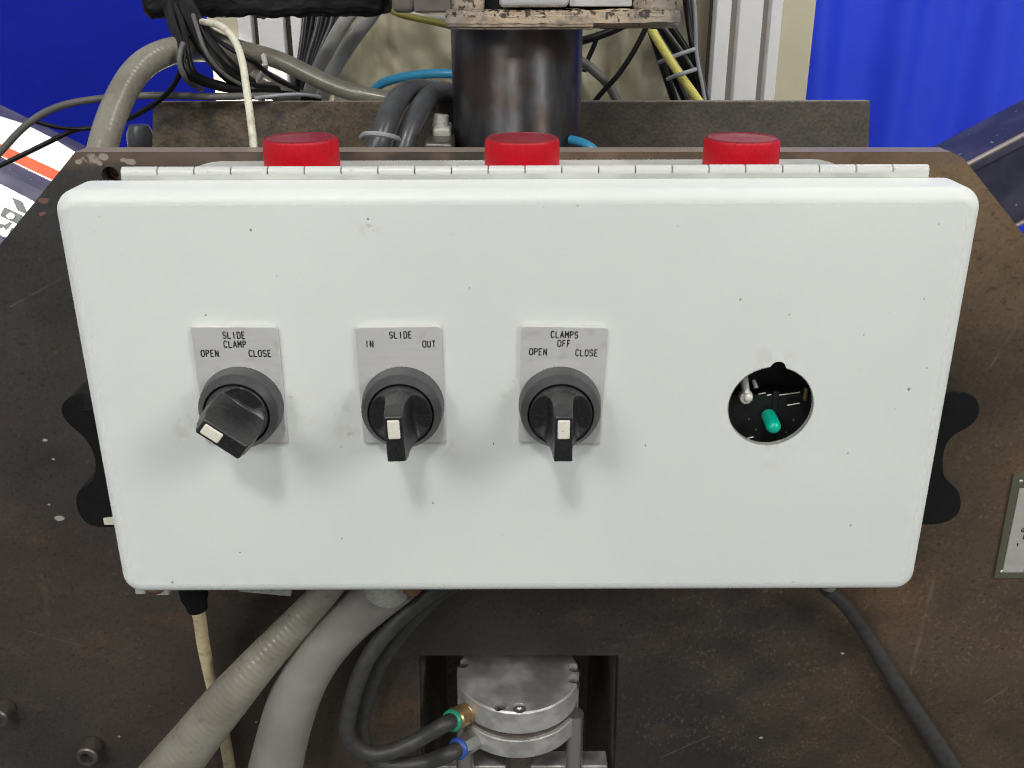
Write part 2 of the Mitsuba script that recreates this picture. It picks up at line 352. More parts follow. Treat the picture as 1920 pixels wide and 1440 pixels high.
def column_color(p, n, uv):
    s = fbm(p.x * 150, p.y * 150, p.z * 30, 4)
    m = fbm(p.x * 60, p.y * 60, p.z * 45 + 3, 4)
    c = mix((.14, .145, .165), (.26, .255, .26), smoothstep(.3, .75, s))
    return mix(c, (.16, .10, .065), smoothstep(.46, .66, m) * .6)
mat('column_steel', column_color, rough=lambda p, n, uv: .50 + .12 * fbm(p.x * 200, p.y * 200, p.z * 60, 3), metal=.95, anisotropic=.98)
def casting_color(p, n, uv):
    f = fbm(p.x * 110, p.y * 110, p.z * 150, 4); g = fbm(p.x * 420, p.y * 420, p.z * 260, 3)
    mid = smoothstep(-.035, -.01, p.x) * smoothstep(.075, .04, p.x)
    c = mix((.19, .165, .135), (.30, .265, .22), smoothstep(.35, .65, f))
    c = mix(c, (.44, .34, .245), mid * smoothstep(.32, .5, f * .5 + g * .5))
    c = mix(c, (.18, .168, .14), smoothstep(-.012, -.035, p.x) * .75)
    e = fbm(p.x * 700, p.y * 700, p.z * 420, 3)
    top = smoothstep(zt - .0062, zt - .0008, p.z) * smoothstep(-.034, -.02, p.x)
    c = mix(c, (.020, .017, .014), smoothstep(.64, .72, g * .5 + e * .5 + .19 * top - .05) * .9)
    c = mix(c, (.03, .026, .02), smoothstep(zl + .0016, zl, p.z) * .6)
    return c
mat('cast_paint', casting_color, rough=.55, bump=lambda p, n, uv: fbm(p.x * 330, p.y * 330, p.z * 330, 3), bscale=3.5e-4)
mat('block_paint', lambda p, n, uv: mix((.13, .11, .095), (.22, .19, .165), fbm(p.x * 150, p.y * 150, p.z * 150, 3)), rough=.6)
mat('slide_grey', lambda p, n, uv: mix((.40, .39, .39), (.50, .49, .49), fbm(p.x * 120, p.y * 120, p.z * 120, 3)), rough=.45)
mat('silver', (.62, .62, .62), rough=.35, metal=.6)

def alu_color(p, n, uv):
    b = fbm(p.x * 60, p.y * 400, p.z * 900, 2); s = fbm(p.x * 220, p.y * 220, p.z * 220, 3)
    return mix(mix((.66, .655, .645), (.72, .715, .70), b), (.50, .45, .40), smoothstep(.6, .8, s) * .35)
mat('legend_metal', alu_color, rough=.38, metal=.4, bump=lambda p, n, uv: fbm(p.x * 200, p.y * 500, p.z * 2200, 2), bscale=1.2e-5)
mat('ink', (.012, .012, .013), rough=.6)
def black_plastic(p, n, uv):
    d = fbm(p.x * 1500, p.y * 1500, p.z * 1500, 2)
    return mix((.010, .0105, .0115), (.021, .021, .022), smoothstep(.4, .8, d))
mat('knob_black', black_plastic, rough=.36, spec=.6, bump=lambda p, n, uv: fbm(p.x * 1300, p.y * 1300, p.z * 1300, 2), bscale=1.6e-5)
mat('collar_grey', lambda p, n, uv: mix((.036, .037, .041), (.056, .056, .058), fbm(p.x * 1200, p.y * 1200, p.z * 1200, 3)), rough=.42, bump=lambda p, n, uv: fbm(p.x * 1600, p.y * 1600, p.z * 1600, 2), bscale=3e-5)
mat('knob_white', lambda p, n, uv: mix((.72, .69, .60), (.30, .24, .17), smoothstep(.62, .75, fbm(p.x * 600, p.y * 600, p.z * 600, 3)) * .6), rough=.4)
mat('handle_black', lambda p, n, uv: mix((.005, .005, .006), (.010, .010, .011), fbm(p.x * 200, p.y * 200, p.z * 200, 3)), rough=.2, spec=.55)
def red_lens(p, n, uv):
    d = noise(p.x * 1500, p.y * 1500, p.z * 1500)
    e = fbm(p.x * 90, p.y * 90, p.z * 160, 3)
    return mix(mix((.48, .004, .012), (.60, .006, .019), e), (.15, .011, .02), dr.minimum(1., smoothstep(.5, .85, d) * .2 + .8 * smoothstep(.5, .9, n.z)))  # upward face painted darker, standing in for the lens translucency
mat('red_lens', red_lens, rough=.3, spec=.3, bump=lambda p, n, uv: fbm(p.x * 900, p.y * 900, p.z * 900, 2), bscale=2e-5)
mat('black_matte', (.005, .005, .0055), rough=.6, spec=.25)
mat('interior_black', (.010, .010, .011), rough=.45)

def conduit_color(p, n, uv):
    f = fbm(p.x * 80, p.y * 80, p.z * 80, 4); g = fbm(p.x * 380, p.y * 380, p.z * 380, 3)
    c = mix((.19, .175, .14), (.235, .22, .18), smoothstep(.35, .65, f))
    return mix(c, (.07, .06, .05), smoothstep(.68, .88, g) * .45)
mat('conduit_grey', conduit_color, rough=.24, spec=.6)
def conduit2_color(p, n, uv):
    f = fbm(p.x * 45, p.y * 45, p.z * 45, 4)
    return mix((.205, .198, .178), (.235, .226, .205), smoothstep(.35, .65, f))
mat('tube_grey', conduit2_color, rough=.5)
mat('cable_black', lambda p, n, uv: mix((.004, .004, .0045), (.010, .0095, .0095), fbm(p.x * 240, p.y * 240, p.z * 240, 3)), rough=.4, spec=.3)
mat('cable_grey', lambda p, n, uv: mix((.085, .082, .076), (.15, .145, .135), fbm(p.x * 240, p.y * 240, p.z * 240, 3)), rough=.5)
mat('hose_dark', lambda p, n, uv: mix((.026, .0255, .0255), (.052, .051, .049), fbm(p.x * 300, p.y * 300, p.z * 300, 3)), rough=.5)
mat('hose_slate', lambda p, n, uv: mix((.045, .047, .052), (.080, .083, .088), fbm(p.x * 200, p.y * 200, p.z * 200, 3)), rough=.32)
mat('cable_cream', lambda p, n, uv: mix((.70, .67, .54), (.52, .47, .36), smoothstep(.5, .8, fbm(p.x * 300, p.y * 300, p.z * 300, 3))), rough=.4)
mat('cable_tan', lambda p, n, uv: mix((.66, .54, .34), (.48, .38, .22), smoothstep(.45, .8, fbm(p.x * 300, p.y * 300, p.z * 300, 3))), rough=.45)
mat('cable_yellow', (.68, .62, .16), rough=.4)
mat('cable_olive', (.20, .18, .035), rough=.4)
mat('hose_cyan', (.035, .24, .42), rough=.35)
mat('cable_pale', lambda p, n, uv: mix((.34, .335, .31), (.48, .475, .45), fbm(p.x * 100, p.y * 100, p.z * 100, 3)), rough=.45)
mat('tie_white', (.62, .62, .58), rough=.4)
mat('tie_grey', (.30, .31, .33), rough=.4)

mat('blue_cloth', lambda p, n, uv: mix((.024, .060, .72), (.031, .072, .81), fbm(p.x * 25, p.y * 25, p.z * 25, 3)), rough=.5, spec=.3)
mat('blue_board', lambda p, n, uv: mix((.008, .018, .37), (.010, .022, .43), fbm(p.x * 18, p.y * 18, p.z * 18, 3)), rough=.75, spec=.12)
def beige_color(p, n, uv):
    f = fbm(p.x * 16, p.y * 16, p.z * 16, 4); g = fbm(p.x * 60, p.y * 60, p.z * 25, 3)
    return mix(mix((.20, .185, .125), (.34, .31, .22), smoothstep(.35, .62, f)), (.12, .105, .06), smoothstep(.55, .72, g) * .5)
mat('beige_sheet', beige_color, rough=.6)
mat('beige_post', lambda p, n, uv: mix((.50, .46, .32), (.58, .54, .40), fbm(p.x * 30, p.y * 30, p.z * 30, 3)), rough=.5)
mat('frame_white', lambda p, n, uv: mix((.70, .69, .69), (.78, .77, .77), fbm(p.x * 40, p.y * 40, p.z * 8, 3)), rough=.38)
mat('groove_grey', (.33, .30, .27), rough=.5, metal=.3)
mat('groove_dark', (.055, .045, .032), rough=.6)
mat('brown_board', lambda p, n, uv: mix((.09, .065, .04), (.20, .165, .12), fbm(p.x * 120, p.y * 120, p.z * 12, 3)), rough=.6)
def arm_color(p, n, uv):
    f = fbm(p.x * 45, p.y * 45, p.z * 45, 4); s = noise(p.x * 330, p.y * 330, p.z * 330)
    return mix(mix((.030, .030, .055), (.062, .060, .095), smoothstep(.35, .7, f)), (.34, .33, .36), smoothstep(.93, .97, s))
mat('arm_navy', arm_color, rough=.42)
mat('arm_edge', (.36, .31, .29), rough=.4, metal=.4)
mat('sticker_white', (.86, .86, .85), rough=.35)
mat('sticker_red', (.70, .13, .05), rough=.4)
mat('sticker_grey', (.085, .095, .10), rough=.5)

def alu_body(p, n, uv):
    f = fbm(p.x * 160, p.y * 160, p.z * 160, 4); g = fbm(p.x * 60, p.y * 60, p.z * 60, 3)
    c = mix((.44, .435, .42), (.62, .615, .60), smoothstep(.3, .7, f))
    return mix(c, (.14, .13, .125), smoothstep(.40, .75, g) * (.15 + .45 * smoothstep(.4, .8, n.z)))
mat('cast_aluminium', alu_body, rough=.42, metal=.55, bump=lambda p, n, uv: fbm(p.x * 500, p.y * 500, p.z * 500, 2), bscale=5e-5)
mat('steel_bright', (.55, .54, .52), rough=.25, metal=.9)
mat('galvanised', lambda p, n, uv: mix((.30, .31, .27), (.52, .52, .46), fbm(p.x * 900, p.y * 900, p.z * 900, 2)), rough=.5, metal=.3, bump=lambda p, n, uv: fbm(p.x * 800, p.y * 800, p.z * 800, 2), bscale=1e-4)
mat('brass', lambda p, n, uv: mix((.32, .20, .09), (.50, .35, .18), fbm(p.x * 400, p.y * 400, p.z * 400, 3)), rough=.35, metal=.8)
mat('tin', (.72, .69, .64), rough=.4, metal=.15)
mat('rust', lambda p, n, uv: mix((.10, .045, .025), (.22, .11, .06), fbm(p.x * 300, p.y * 300, p.z * 300, 3)), rough=.7)
mat('ring_green', (.02, .26, .15), rough=.35)
mat('ring_blue', (.03, .08, .36), rough=.35)
mat('cap_green', (.0, .42, .28), rough=.18, spec=.6)
mat('bolt_steel', lambda p, n, uv: mix((.09, .08, .075), (.20, .17, .15), fbm(p.x * 400, p.y * 400, p.z * 400, 3)), rough=.4, metal=.7)
mat('name_metal', lambda p, n, uv: mix((.46, .455, .42), (.56, .55, .52), fbm(p.x * 90, p.y * 90, p.z * 300, 3)), rough=.4, metal=.35)
mat('name_border', (.12, .115, .085), rough=.45, metal=.3)

# ------------------------------------------------------------------ the hall floor, far below the frame
mat('floor_paint', lambda p, n, uv: mix((.12, .12, .115), (.17, .167, .16), fbm(p.x * 3, p.y * 3, 1.5, 3)), rough=.5)
add('floor', tm(rbox(-6, 6, -6, 6, -1.06, -1.0, .01)), 'floor_paint', kind='structure')

# ------------------------------------------------------------------ the machine's steel plate behind the box (large structure first)
Yp, Tp = 0.085, 0.012
def xz(px, py, Y=Yp): q = P(px, py, Y); return (q[0], q[2])
outline = [xz(-260, 640), xz(-120, 545), xz(0, 459), xz(141, 285), xz(1783, 285), xz(1806, 296), xz(1920, 440), xz(2080, 640), xz(2150, 1700), xz(-330, 1700)]
hole = [xz(786, 1229), xz(1160, 1229), xz(1148, 1640), xz(793, 1640)]
plate = prism_xz(Polygon(outline, [hole]), Yp, Yp + Tp)
kp = thing('steel_plate', 'large rusty brown steel machine plate with sloping shoulders behind the white control box', 'machine plate')
# bolt hole in the upper left corner
bx_, bz_ = xz(207, 329)
plate = mani(plate) - cyl(.0036, .0036, [bx_, Yp - .01, bz_], [bx_, Yp + .009, bz_], 32)
def chamfer_plate(m):
    return m
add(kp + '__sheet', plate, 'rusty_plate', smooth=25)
add(kp + '__sunken_screw', lathe([(0, 0), (.0031, 0), (.0031, .0012), (.0018, .0016), (.0014, .0006), (0, .0006)], [bx_, Yp + .0085, bz_], [0, -1, 0], 24), 'rust', smooth=30)
# bright top edge: thin arris strips
def arris(a, b, r=.0009):
    return tube([np.array([a[0], Yp + .0004, a[1]]), np.array([b[0], Yp + .0004, b[1]])], r, n=8, straight=True)
# pocket behind the opening
x0, z0 = hole[0]; x1 = hole[1][0]
pk = [rbox(x0 - .004, x0 - .001, Yp + Tp, .26, z0 - .25, z0 + .004, .0004), rbox(x1 + .001, x1 + .004, Yp + Tp, .26, z0 - .25, z0 + .004, .0004),
      rbox(x0 - .004, x1 + .004, Yp + Tp, .26, z0 + .005, z0 + .008, .0004), rbox(x0 - .004, x1 + .004, .26, .264, z0 - .25, z0 + .004, .0004)]
add(kp + '__pocket', cat_(pk), 'rusty_beam', smooth=False)
def bolt(px, py, rpx, hh):
    q = P(px, py, Yp - hh); r = rpx * pxm(px, py, Yp - hh)
    prof = [(0, 0), (r * .92, 0), (r, r * .12), (r, hh - r * .14), (r * .88, hh), (r * .55, hh), (r * .52, hh - r * .8), (0, hh - r * .8)]
    add(kp + '__bolt', lathe(prof, [q[0], Yp, q[2]], [0, -1, 0], 40), 'bolt_steel', smooth=35)
bolt(162, 1422, 21, .010); bolt(-6, 1350, 20, .010)

# ------------------------------------------------------------------ beam, column, casting behind the plate
Yb = 0.215
def bxz(px, py): return xz(px, py, Yb)
bm = prism_xz([bxz(286, 192), bxz(1632, 190), bxz(1628, 330), bxz(284, 330)], Yb, Yb + .0065, bevel=.0008)
add('steel_beam', bm, 'rusty_beam', smooth=25, label='rusty flat steel beam running level behind the machine plate and the column', cat='steel beam')

Yc = 0.180
cc = P(969, 160, Yc); rc = 121 * pxm(969, 160, Yc)
th_, zz_ = np.meshgrid(np.linspace(0, 2 * np.pi, 129), np.linspace(-.12, .14, 14))
cv = np.column_stack([cc[0] + rc * np.cos(th_).ravel(), cc[1] + rc * np.sin(th_).ravel(), cc[2] + zz_.ravel()])
ci, cj = np.meshgrid(np.arange(13), np.arange(128), indexing='ij')
cq = np.stack([ci * 129 + cj, ci * 129 + cj + 1, (ci + 1) * 129 + cj + 1, (ci + 1) * 129 + cj], -1).reshape(-1, 4)
col = trimesh.Trimesh(cv, np.vstack([cq[:, [0, 1, 2]], cq[:, [0, 2, 3]]]), process=False)
COL_UV = np.column_stack([zz_.ravel() * 5, th_.ravel()])   # u runs up the column: brushed round its girth
add('steel_column', col, 'column_steel', smooth=True, uv=COL_UV, label='thick polished dark steel column rising behind the middle red button', cat='column')

kc = thing('cast_bracket', 'worn beige cast bracket with chipped paint on top of the steel column', 'machine bracket')
zb = P(960, 50, Yc - rc)[2]
def cx(px, Y): return P(px, 30, Y)[0]
yf = Yc - rc - .012
# flange: plan outline with rounded front, extruded upward
plan = Polygon([(cx(846, yf), yf + .004), (cx(930, yf), yf - .001), (cx(1100, yf), yf - .001), (cx(1268, yf) - .004, yf + .002), (cx(1270, yf), yf + .008), (cx(1262, yf), yf + .09), (cx(850, yf), yf + .09)]).buffer(.003, quad_segs=6)
def plan_prism(poly, za, zb_):
    t = trimesh.creation.extrude_polygon(poly, zb_ - za, engine='earcut'); t.apply_translation([0, 0, za]); return mani(t)
zt = P(960, 22, yf)[2]
zl = P(960, 52, yf)[2]
fl = Manifold.batch_boolean([plan_prism(plan.buffer(-.0018), zl - .0006, zt + .0006), plan_prism(plan.buffer(-.0007), zl + .0005, zt), plan_prism(plan, zl + .0018, zt - .0015)], m3.OpType.Add)
fl = fl - plan_prism(Polygon([(cx(1112, yf), yf - .01), (cx(1290, yf), yf - .01), (cx(1290, yf), yf + .004), (cx(1112, yf), yf + .0035)]).buffer(.0001), zl - .01, P(960, 43, yf)[2])
flt = tm(fl).subdivide_to_size(.0025)
vv = flt.vertices.copy(); nn = meshkit.fbm(vv * 140, 3) - .5
flt.vertices = vv + flt.vertex_normals * (nn * .0022)[:, None]
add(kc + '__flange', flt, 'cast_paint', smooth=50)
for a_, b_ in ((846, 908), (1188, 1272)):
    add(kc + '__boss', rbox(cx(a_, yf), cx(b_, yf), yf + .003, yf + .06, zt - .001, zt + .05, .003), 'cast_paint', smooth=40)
add(kc + '__recess', rbox(cx(906, yf), cx(1190, yf), yf + .012, yf + .06, zt - .002, zt + .05, .001), 'black_matte')
add(kc + '__sensor_body', rbox(cx(936, yf), cx(1066, yf), yf - .002, yf + .013, P(960, 14, yf)[2], zt + .05, .0022), 'silver')
add(kc + '__slide_block', rbox(cx(1068, yf), cx(1186, yf), yf + .004, yf + .016, P(960, 13, yf + .004)[2], zt + .05, .0006), 'slide_grey')
Yk = .23
add('grey_block', cat_([rbox(P(776, 20, Yk)[0], P(850, 20, Yk)[0], Yk, Yk + .05, P(800, 24, Yk)[2], .30, .0015),
                        rbox(P(730, 20, Yk)[0], P(774, 20, Yk)[0], Yk + .012, Yk + .05, P(760, 26, Yk)[2], .30, .003)]),
    'block_paint', label='grey brown machine block left of the cast bracket at the top edge', cat='machine block')

# ------------------------------------------------------------------ far background: blue curtain, beige sheet, frames, sloping arms
def sheet(px0, px1, py0, py1, Y, fold, n=220, m=24):
    a, b = P(px0, 100, Y)[0], P(px1, 100, Y)[0]
    z1_, z0_ = P(960, py0, Y)[2], P(960, py1, Y)[2]
    X, Z = np.meshgrid(np.linspace(a, b, n), np.linspace(z0_, z1_, m))
    Yy = Y + fold(X, Z)
    V = np.column_stack([X.ravel(), Yy.ravel(), Z.ravel()])
    i, j = np.meshgrid(np.arange(m - 1), np.arange(n - 1), indexing='ij')
    q = np.stack([i * n + j, i * n + j + 1, (i + 1) * n + j + 1, (i + 1) * n + j], -1).reshape(-1, 4)
    return trimesh.Trimesh(V, np.vstack([q[:, [0, 1, 2]], q[:, [0, 2, 3]]]), process=False)
def cf(X, Z):
    w = meshkit.fbm(np.stack([X * 9, Z * .8, X * 0], -1), 3, seed=3)
    return .04 * (w - .5) + .008 * np.sin(X * 62 + 3 * w + .8 * Z) + .003 * np.sin(X * 131 + 5 * w)
add('blue_curtain', sheet(1180, 2700, -700, 900, .85, cf), 'blue_cloth', smooth=True, label='bright blue hanging curtain with soft vertical folds at the upper right', cat='curtain')
add('blue_partition', tm(rbox(P(-900, 100, .85)[0], P(760, 100, .85)[0], .85, .87, P(960, 900, .85)[2], P(960, -700, .85)[2], .004)), 'blue_board', label='plain dark blue partition filling the upper left behind the cables', cat='partition')
def bf(X, Z):
    return .05 * (meshkit.fbm(np.stack([X * 24, Z * 7, X * 0], -1), 4, seed=5) - .5) + .03 * (meshkit.fbm(np.stack([X * 40 + Z * 18, Z * 30, X * 0], -1), 2, seed=9) - .5)
add('beige_sheet', sheet(545, 1330, -300, 420, .50, bf, 160, 60), 'beige_sheet_', smooth=True) if False else add('beige_cover', sheet(545, 1330, -300, 420, .50, bf, 160, 60), 'beige_sheet', smooth=True, label='crumpled olive beige sheet hanging behind the steel column', cat='sheet')

def frame(name, label, posts, Y):
    k = thing(name, label, 'frame')
    for part, bsdf, a, b, ya, d in posts:
        xa, xb = P(a, 60, Y)[0], P(b, 60, Y)[0]
        add(f'{k}__{part}', rbox(xa, xb, Y + ya, Y + d, P(960, 600, Y)[2], P(960, -300, Y)[2], .0008), bsdf)
Yf = .42
frame('white_post', 'white slotted metal post with beige side board right of the yellow cable',
      [('rail', 'frame_white', 1341, 1368.5, 0, .03), ('rail', 'frame_white', 1384, 1428, 0, .03), ('rail', 'frame_white', 1443, 1464, 0, .03),
       ('slot_floor', 'groove_grey', 1368, 1384.5, .010, .028), ('slot_floor', 'groove_grey', 1427.5, 1443.5, .010, .028),
       ('side_board', 'beige_post', 1464.6, 1527, .003, .025), ('inner_board', 'brown_board', 1308, 1334, .012, .03), ('inner_board', 'groove_dark', 1334.5, 1340, .014, .03)], Yf)
frame('white_post', 'white slotted metal post with beige side board at the upper left behind the cables',
      [('side_board', 'beige_post', 388, 446.5, .003, .025), ('rail', 'frame_white', 447, 472, 0, .03), ('rail', 'frame_white', 484, 532, 0, .03), ('rail', 'frame_white', 546, 566, 0, .03),
       ('slot_floor', 'groove_dark', 471.5, 484.5, .010, .028), ('slot_floor', 'groove_dark', 531.5, 546.5, .010, .028)], Yf)

def quad(a, b, c, d): return [P(*q) for q in (a, b, c, d)]
# right arm
kr = thing('sloping_arm', 'dark navy sloping machine arm beyond the right shoulder of the plate', 'machine arm')
Ya, Yn = .36, .30
s1, n1 = slab(quad((1660, 322, Ya), (2100, 92, Ya), (2100, 158, Yn), (1660, 388, Yn)), .006)
add(kr + '__upper_face', s1, 'arm_navy')
s2, n2 = slab(quad((1660, 390, Yn), (2100, 160, Yn), (2100, 320, Yn + .012), (1660, 550, Yn + .012)), .006)
add(kr + '__front_face', s2, 'arm_navy')
add(kr + '__edge', tube([P(1660, 388.5, Yn - .001), P(2100, 158.5, Yn - .001)], .0016, n=10, straight=True), 'arm_edge', label='pale worn edge of the right sloping arm')
add(kr + '__edge', tube([P(1800, 478, Yn + .011), P(2100, 321, Yn + .011)], .0014, n=10, straight=True), 'arm_edge')
# left arm
kl = thing('sloping_arm', 'dark navy sloping machine arm with white stickers beyond the left shoulder of the plate', 'machine arm')
def on_plane(c):
    c = np.array(c); n = np.cross(c[1] - c[0], c[2] - c[0]); n /= np.linalg.norm(n)
    if np.dot(n, EYE - c.mean(0)) < 0: n = -n
    return c[0], n
def hit(px, py, pl, lift=0.0):
    d = fwd * F_PX + RIGHT * (px - 960) - UP * (py - 720); o, n = pl
    return EYE + d * (np.dot(o + n * lift - EYE, n) / np.dot(d, n))
up_q = quad((-260, 70, .40), (260, 322, .40), (260, 445, .27), (-260, 193, .27))
sU, nU = slab(up_q, .006); plU = on_plane(up_q)
add(kl + '__upper_face', sU, 'arm_navy')
lo_q = quad((-260, 194, .27), (260, 446, .27), (260, 720, .285), (-260, 468, .285))
sL, nL = slab(lo_q, .006); plL = on_plane(lo_q)
add(kl + '__front_face', sL, 'arm_navy')
def decal(pix, pl, lift, th=.0002):
    pts = np.array([hit(x, y, pl, lift) for x, y in pix]); o, n = pl
    back = pts - n * th
    p2 = np.array(pix, float)
    from mapbox_earcut import triangulate_float64
    tri = triangulate_float64(p2, np.array([len(p2)], np.uint32)).reshape(-1, 3); N = len(pts)
    j = np.arange(N); k = (j + 1) % N
    F = np.vstack([tri, tri[:, ::-1] + N, np.stack([j, k, k + N], 1), np.stack([j, k + N, j + N], 1)])
    t = trimesh.Trimesh(np.vstack([pts, back]), F, process=False); t.fix_normals(); return t
add(kl + '__sticker', decal([(-200, 127), (0, 218), (45, 232), (97, 258), (150, 290), (98, 340), (20, 302), (-200, 196)], plU, .0004), 'sticker_white', smooth=False, label='white sticker with a red stripe on the left sloping arm')
add(kl + '__sticker__stripe', decal([(-200, 172), (14, 276), (160, 344), (152, 362), (8, 294), (-200, 193)], plU, .0008), 'sticker_red', smooth=False)
add(kl + '__sticker', decal([(-200, 250), (0, 345), (62, 377), (90, 395), (60, 460), (8, 444), (-200, 350)], plL, .0004), 'sticker_white', smooth=False, label='white sticker with dark grey symbols on the left sloping arm')
for poly in ([(22, 370), (41, 378), (52, 402), (33, 395)], [(8, 388), (42, 404), (32, 420), (0, 405)], [(6, 423), (18, 416), (22, 419), (10, 432)], [(22, 426), (27, 432), (24, 438), (17, 434)], [(-4, 419), (9, 421), (4, 427), (-6, 428)]):
    add(kl + '__sticker_001__symbol', decal(poly, plL, .0008), 'sticker_grey', smooth=False)
cxp = [(20 + 7.5 * math.cos(a) * (1 + .12 * math.cos(4 * a)), 405 + 6 * math.sin(a)) for a in np.linspace(0, 2 * math.pi, 15)[:-1]]
add(kl + '__sticker_001__symbol', decal(cxp, plL, .0012), 'sticker_white', smooth=False)

# black box at the top left with a rough lower edge
Yx = .245
bb = tm(rbox(P(264, 20, Yx)[0], P(722, 20, Yx)[0], Yx, Yx + .04, P(500, 29, Yx)[2], P(500, -35, Yx)[2], .004)).subdivide_to_size(.003)
v = bb.vertices.copy(); zlow = v[:, 2].min()
amp = np.clip(1 - (v[:, 2] - zlow) / .012, 0, 1) * .0045
n_ = meshkit.fbm(np.column_stack([v[:, 0] * 130, v[:, 1] * 130, v[:, 2] * 0]), 3, seed=4) - .45
v[:, 2] -= amp * n_ * 1.3; v[:, 1] -= .002 * (meshkit.fbm(v * 160, 3, seed=6) - .5)
bb.vertices = v
add('black_box', bb, 'black_matte', smooth=50, label='black box with a rough lower edge hanging into the top left of the picture', cat='box')

# ------------------------------------------------------------------ the control box
W2, H, CX = .1550, .1585, .0022
CZ = H / 2
kb = thing('control_box', 'white painted steel control box with three black selector switches and a round hole', 'control box')
fr, R, D = .0050, .0078, .018
ring, ys = [], []
for t in np.linspace(90, 0, 9):
    a = math.radians(t); ins = fr * (1 - math.cos(a))
    ring.append(rr_pts(W2 - ins, CZ - ins, R - ins)); ys.append(fr * (1 - math.sin(a)))
ring.append(rr_pts(W2, CZ, R)); ys.append(D)
outer = loft(ring, ys)
th = .0019
ri, yi = [], []
for t in np.linspace(90, 0, 5):
    a = math.radians(t); f2_ = fr - th; ins = th + f2_ * (1 - math.cos(a))
    ri.append(rr_pts(W2 - ins, CZ - ins, R - ins)); yi.append(th + f2_ * (1 - math.sin(a)))
ri.append(rr_pts(W2 - th, CZ - th, R - th)); yi.append(D + .005)
hx, hz = P(1445, 762, 0)[0], P(1445, 762, 0)[2]
nx = hx + .0012
hole2 = unary_union([Point(hx - CX, hz - CZ).buffer(.01535, 24), Point(nx - CX, hz - CZ + .0143).buffer(.0030, 10)])
hole2 = np.array(hole2.exterior.coords)[:-1]
def face_with_hole(outer_ring, y, flip):
    from mapbox_earcut import triangulate_float64
    p = np.vstack([outer_ring, hole2])
    tri = triangulate_float64(p, np.array([len(outer_ring), len(p)], np.uint32)).reshape(-1, 3)
    V = np.column_stack([p[:, 0], np.full(len(p), y), p[:, 1]])
    n = np.cross(V[tri[0][1]] - V[tri[0][0]], V[tri[0][2]] - V[tri[0][0]])
    if (n[1] < 0) == flip: tri = tri[:, ::-1]
    return trimesh.Trimesh(V, tri, process=False)
def skin(rings, ys_, flip):
    n = len(rings[0]); V = np.vstack([np.column_stack([r[:, 0], np.full(n, y), r[:, 1]]) for r, y in zip(rings, ys_)])
    j = np.arange(n); k = (j + 1) % n; Fs = []
    for i in range(len(rings) - 1):
        a, b = i * n, (i + 1) * n; Fs += [np.stack([a + j, b + k, b + j], 1), np.stack([a + j, a + k, b + k], 1)]
    Fs = np.vstack(Fs); t = trimesh.Trimesh(V, Fs if flip else Fs[:, ::-1], process=False); return t
yi[-1] = D
lid = trimesh.util.concatenate([face_with_hole(ring[0], 0, False), skin(ring, ys, True), face_with_hole(ri[0], th, True), skin(ri, yi, False),
                                skin([ring[-1], ri[-1]], [D, D], True), skin([hole2, hole2], [0, th], False)])
lid.merge_vertices(digits_vertex=7)
lid.apply_translation([CX, 0, CZ])
add(kb + '__lid', lid, 'paint_white', smooth=32, label='white painted lid of the control box, dotted with small dark specks')
rim = cyl(.01555, .01555, [hx, -.00012, hz], [hx, .0019, hz], 96) - cyl(.01525, .01525, [hx, -.01, hz], [hx, .01, hz], 96)
rim = rim - cyl(.0033, .0033, [nx, -.01, hz + .0143], [nx, .01, hz + .0143], 32)
add(kb + '__hole_rim', rim, 'galvanised', smooth=40)
# body
b0, b1 = .0192, Yp
BH0, BH1 = .006, .1535
bo = loft([rr_pts(.1470, (BH1 - BH0) / 2, .026, 12)] * 2, [b0, b1]); bi = loft([rr_pts(.1450, (BH1 - BH0) / 2 - .002, .024, 12)] * 2, [b0 - .01, b1 - .002])
add(kb + '__body', (bo - bi).translate([CX, 0, (BH0 + BH1) / 2]), 'paint_body', smooth=32)
# piano hinge: 22 knuckles and the leaf
kh = kb + '__hinge'
hp, x_0 = .01274, P(228, 322, .020)[0]
hzc = P(960, 320.5, .0202)[2]
for i in range(22):
    g = .00020
    a = x_0 + i * hp + g; b = x_0 + (i + 1) * hp - g
    r = .00192 + RNG.normal() * .00002
    kn = lathe([(0, 0), (r - .00025, 0), (r, .0002), (r, b - a - .0002), (r - .00025, b - a), (0, b - a)], [a, .0202 + RNG.normal() * .00006, hzc + RNG.normal() * .00006], [1, 0, 0], 28)
    add(kh + '__knuckle', kn, 'paint_hinge', smooth=35)
add(kh + '__pin', cyl(.0011, .0011, [x_0 + .0003, .0202, hzc], [x_0 + 22 * hp - .0003, .0202, hzc], 16), 'bolt_steel')
add(kh + '__leaf', rbox(x_0, x_0 + 22 * hp, 0.0185, .0192, .146, hzc - .0006, .0003), 'paint_body')
labels[kh] = {'label': 'long white piano hinge along the top of the lid'}

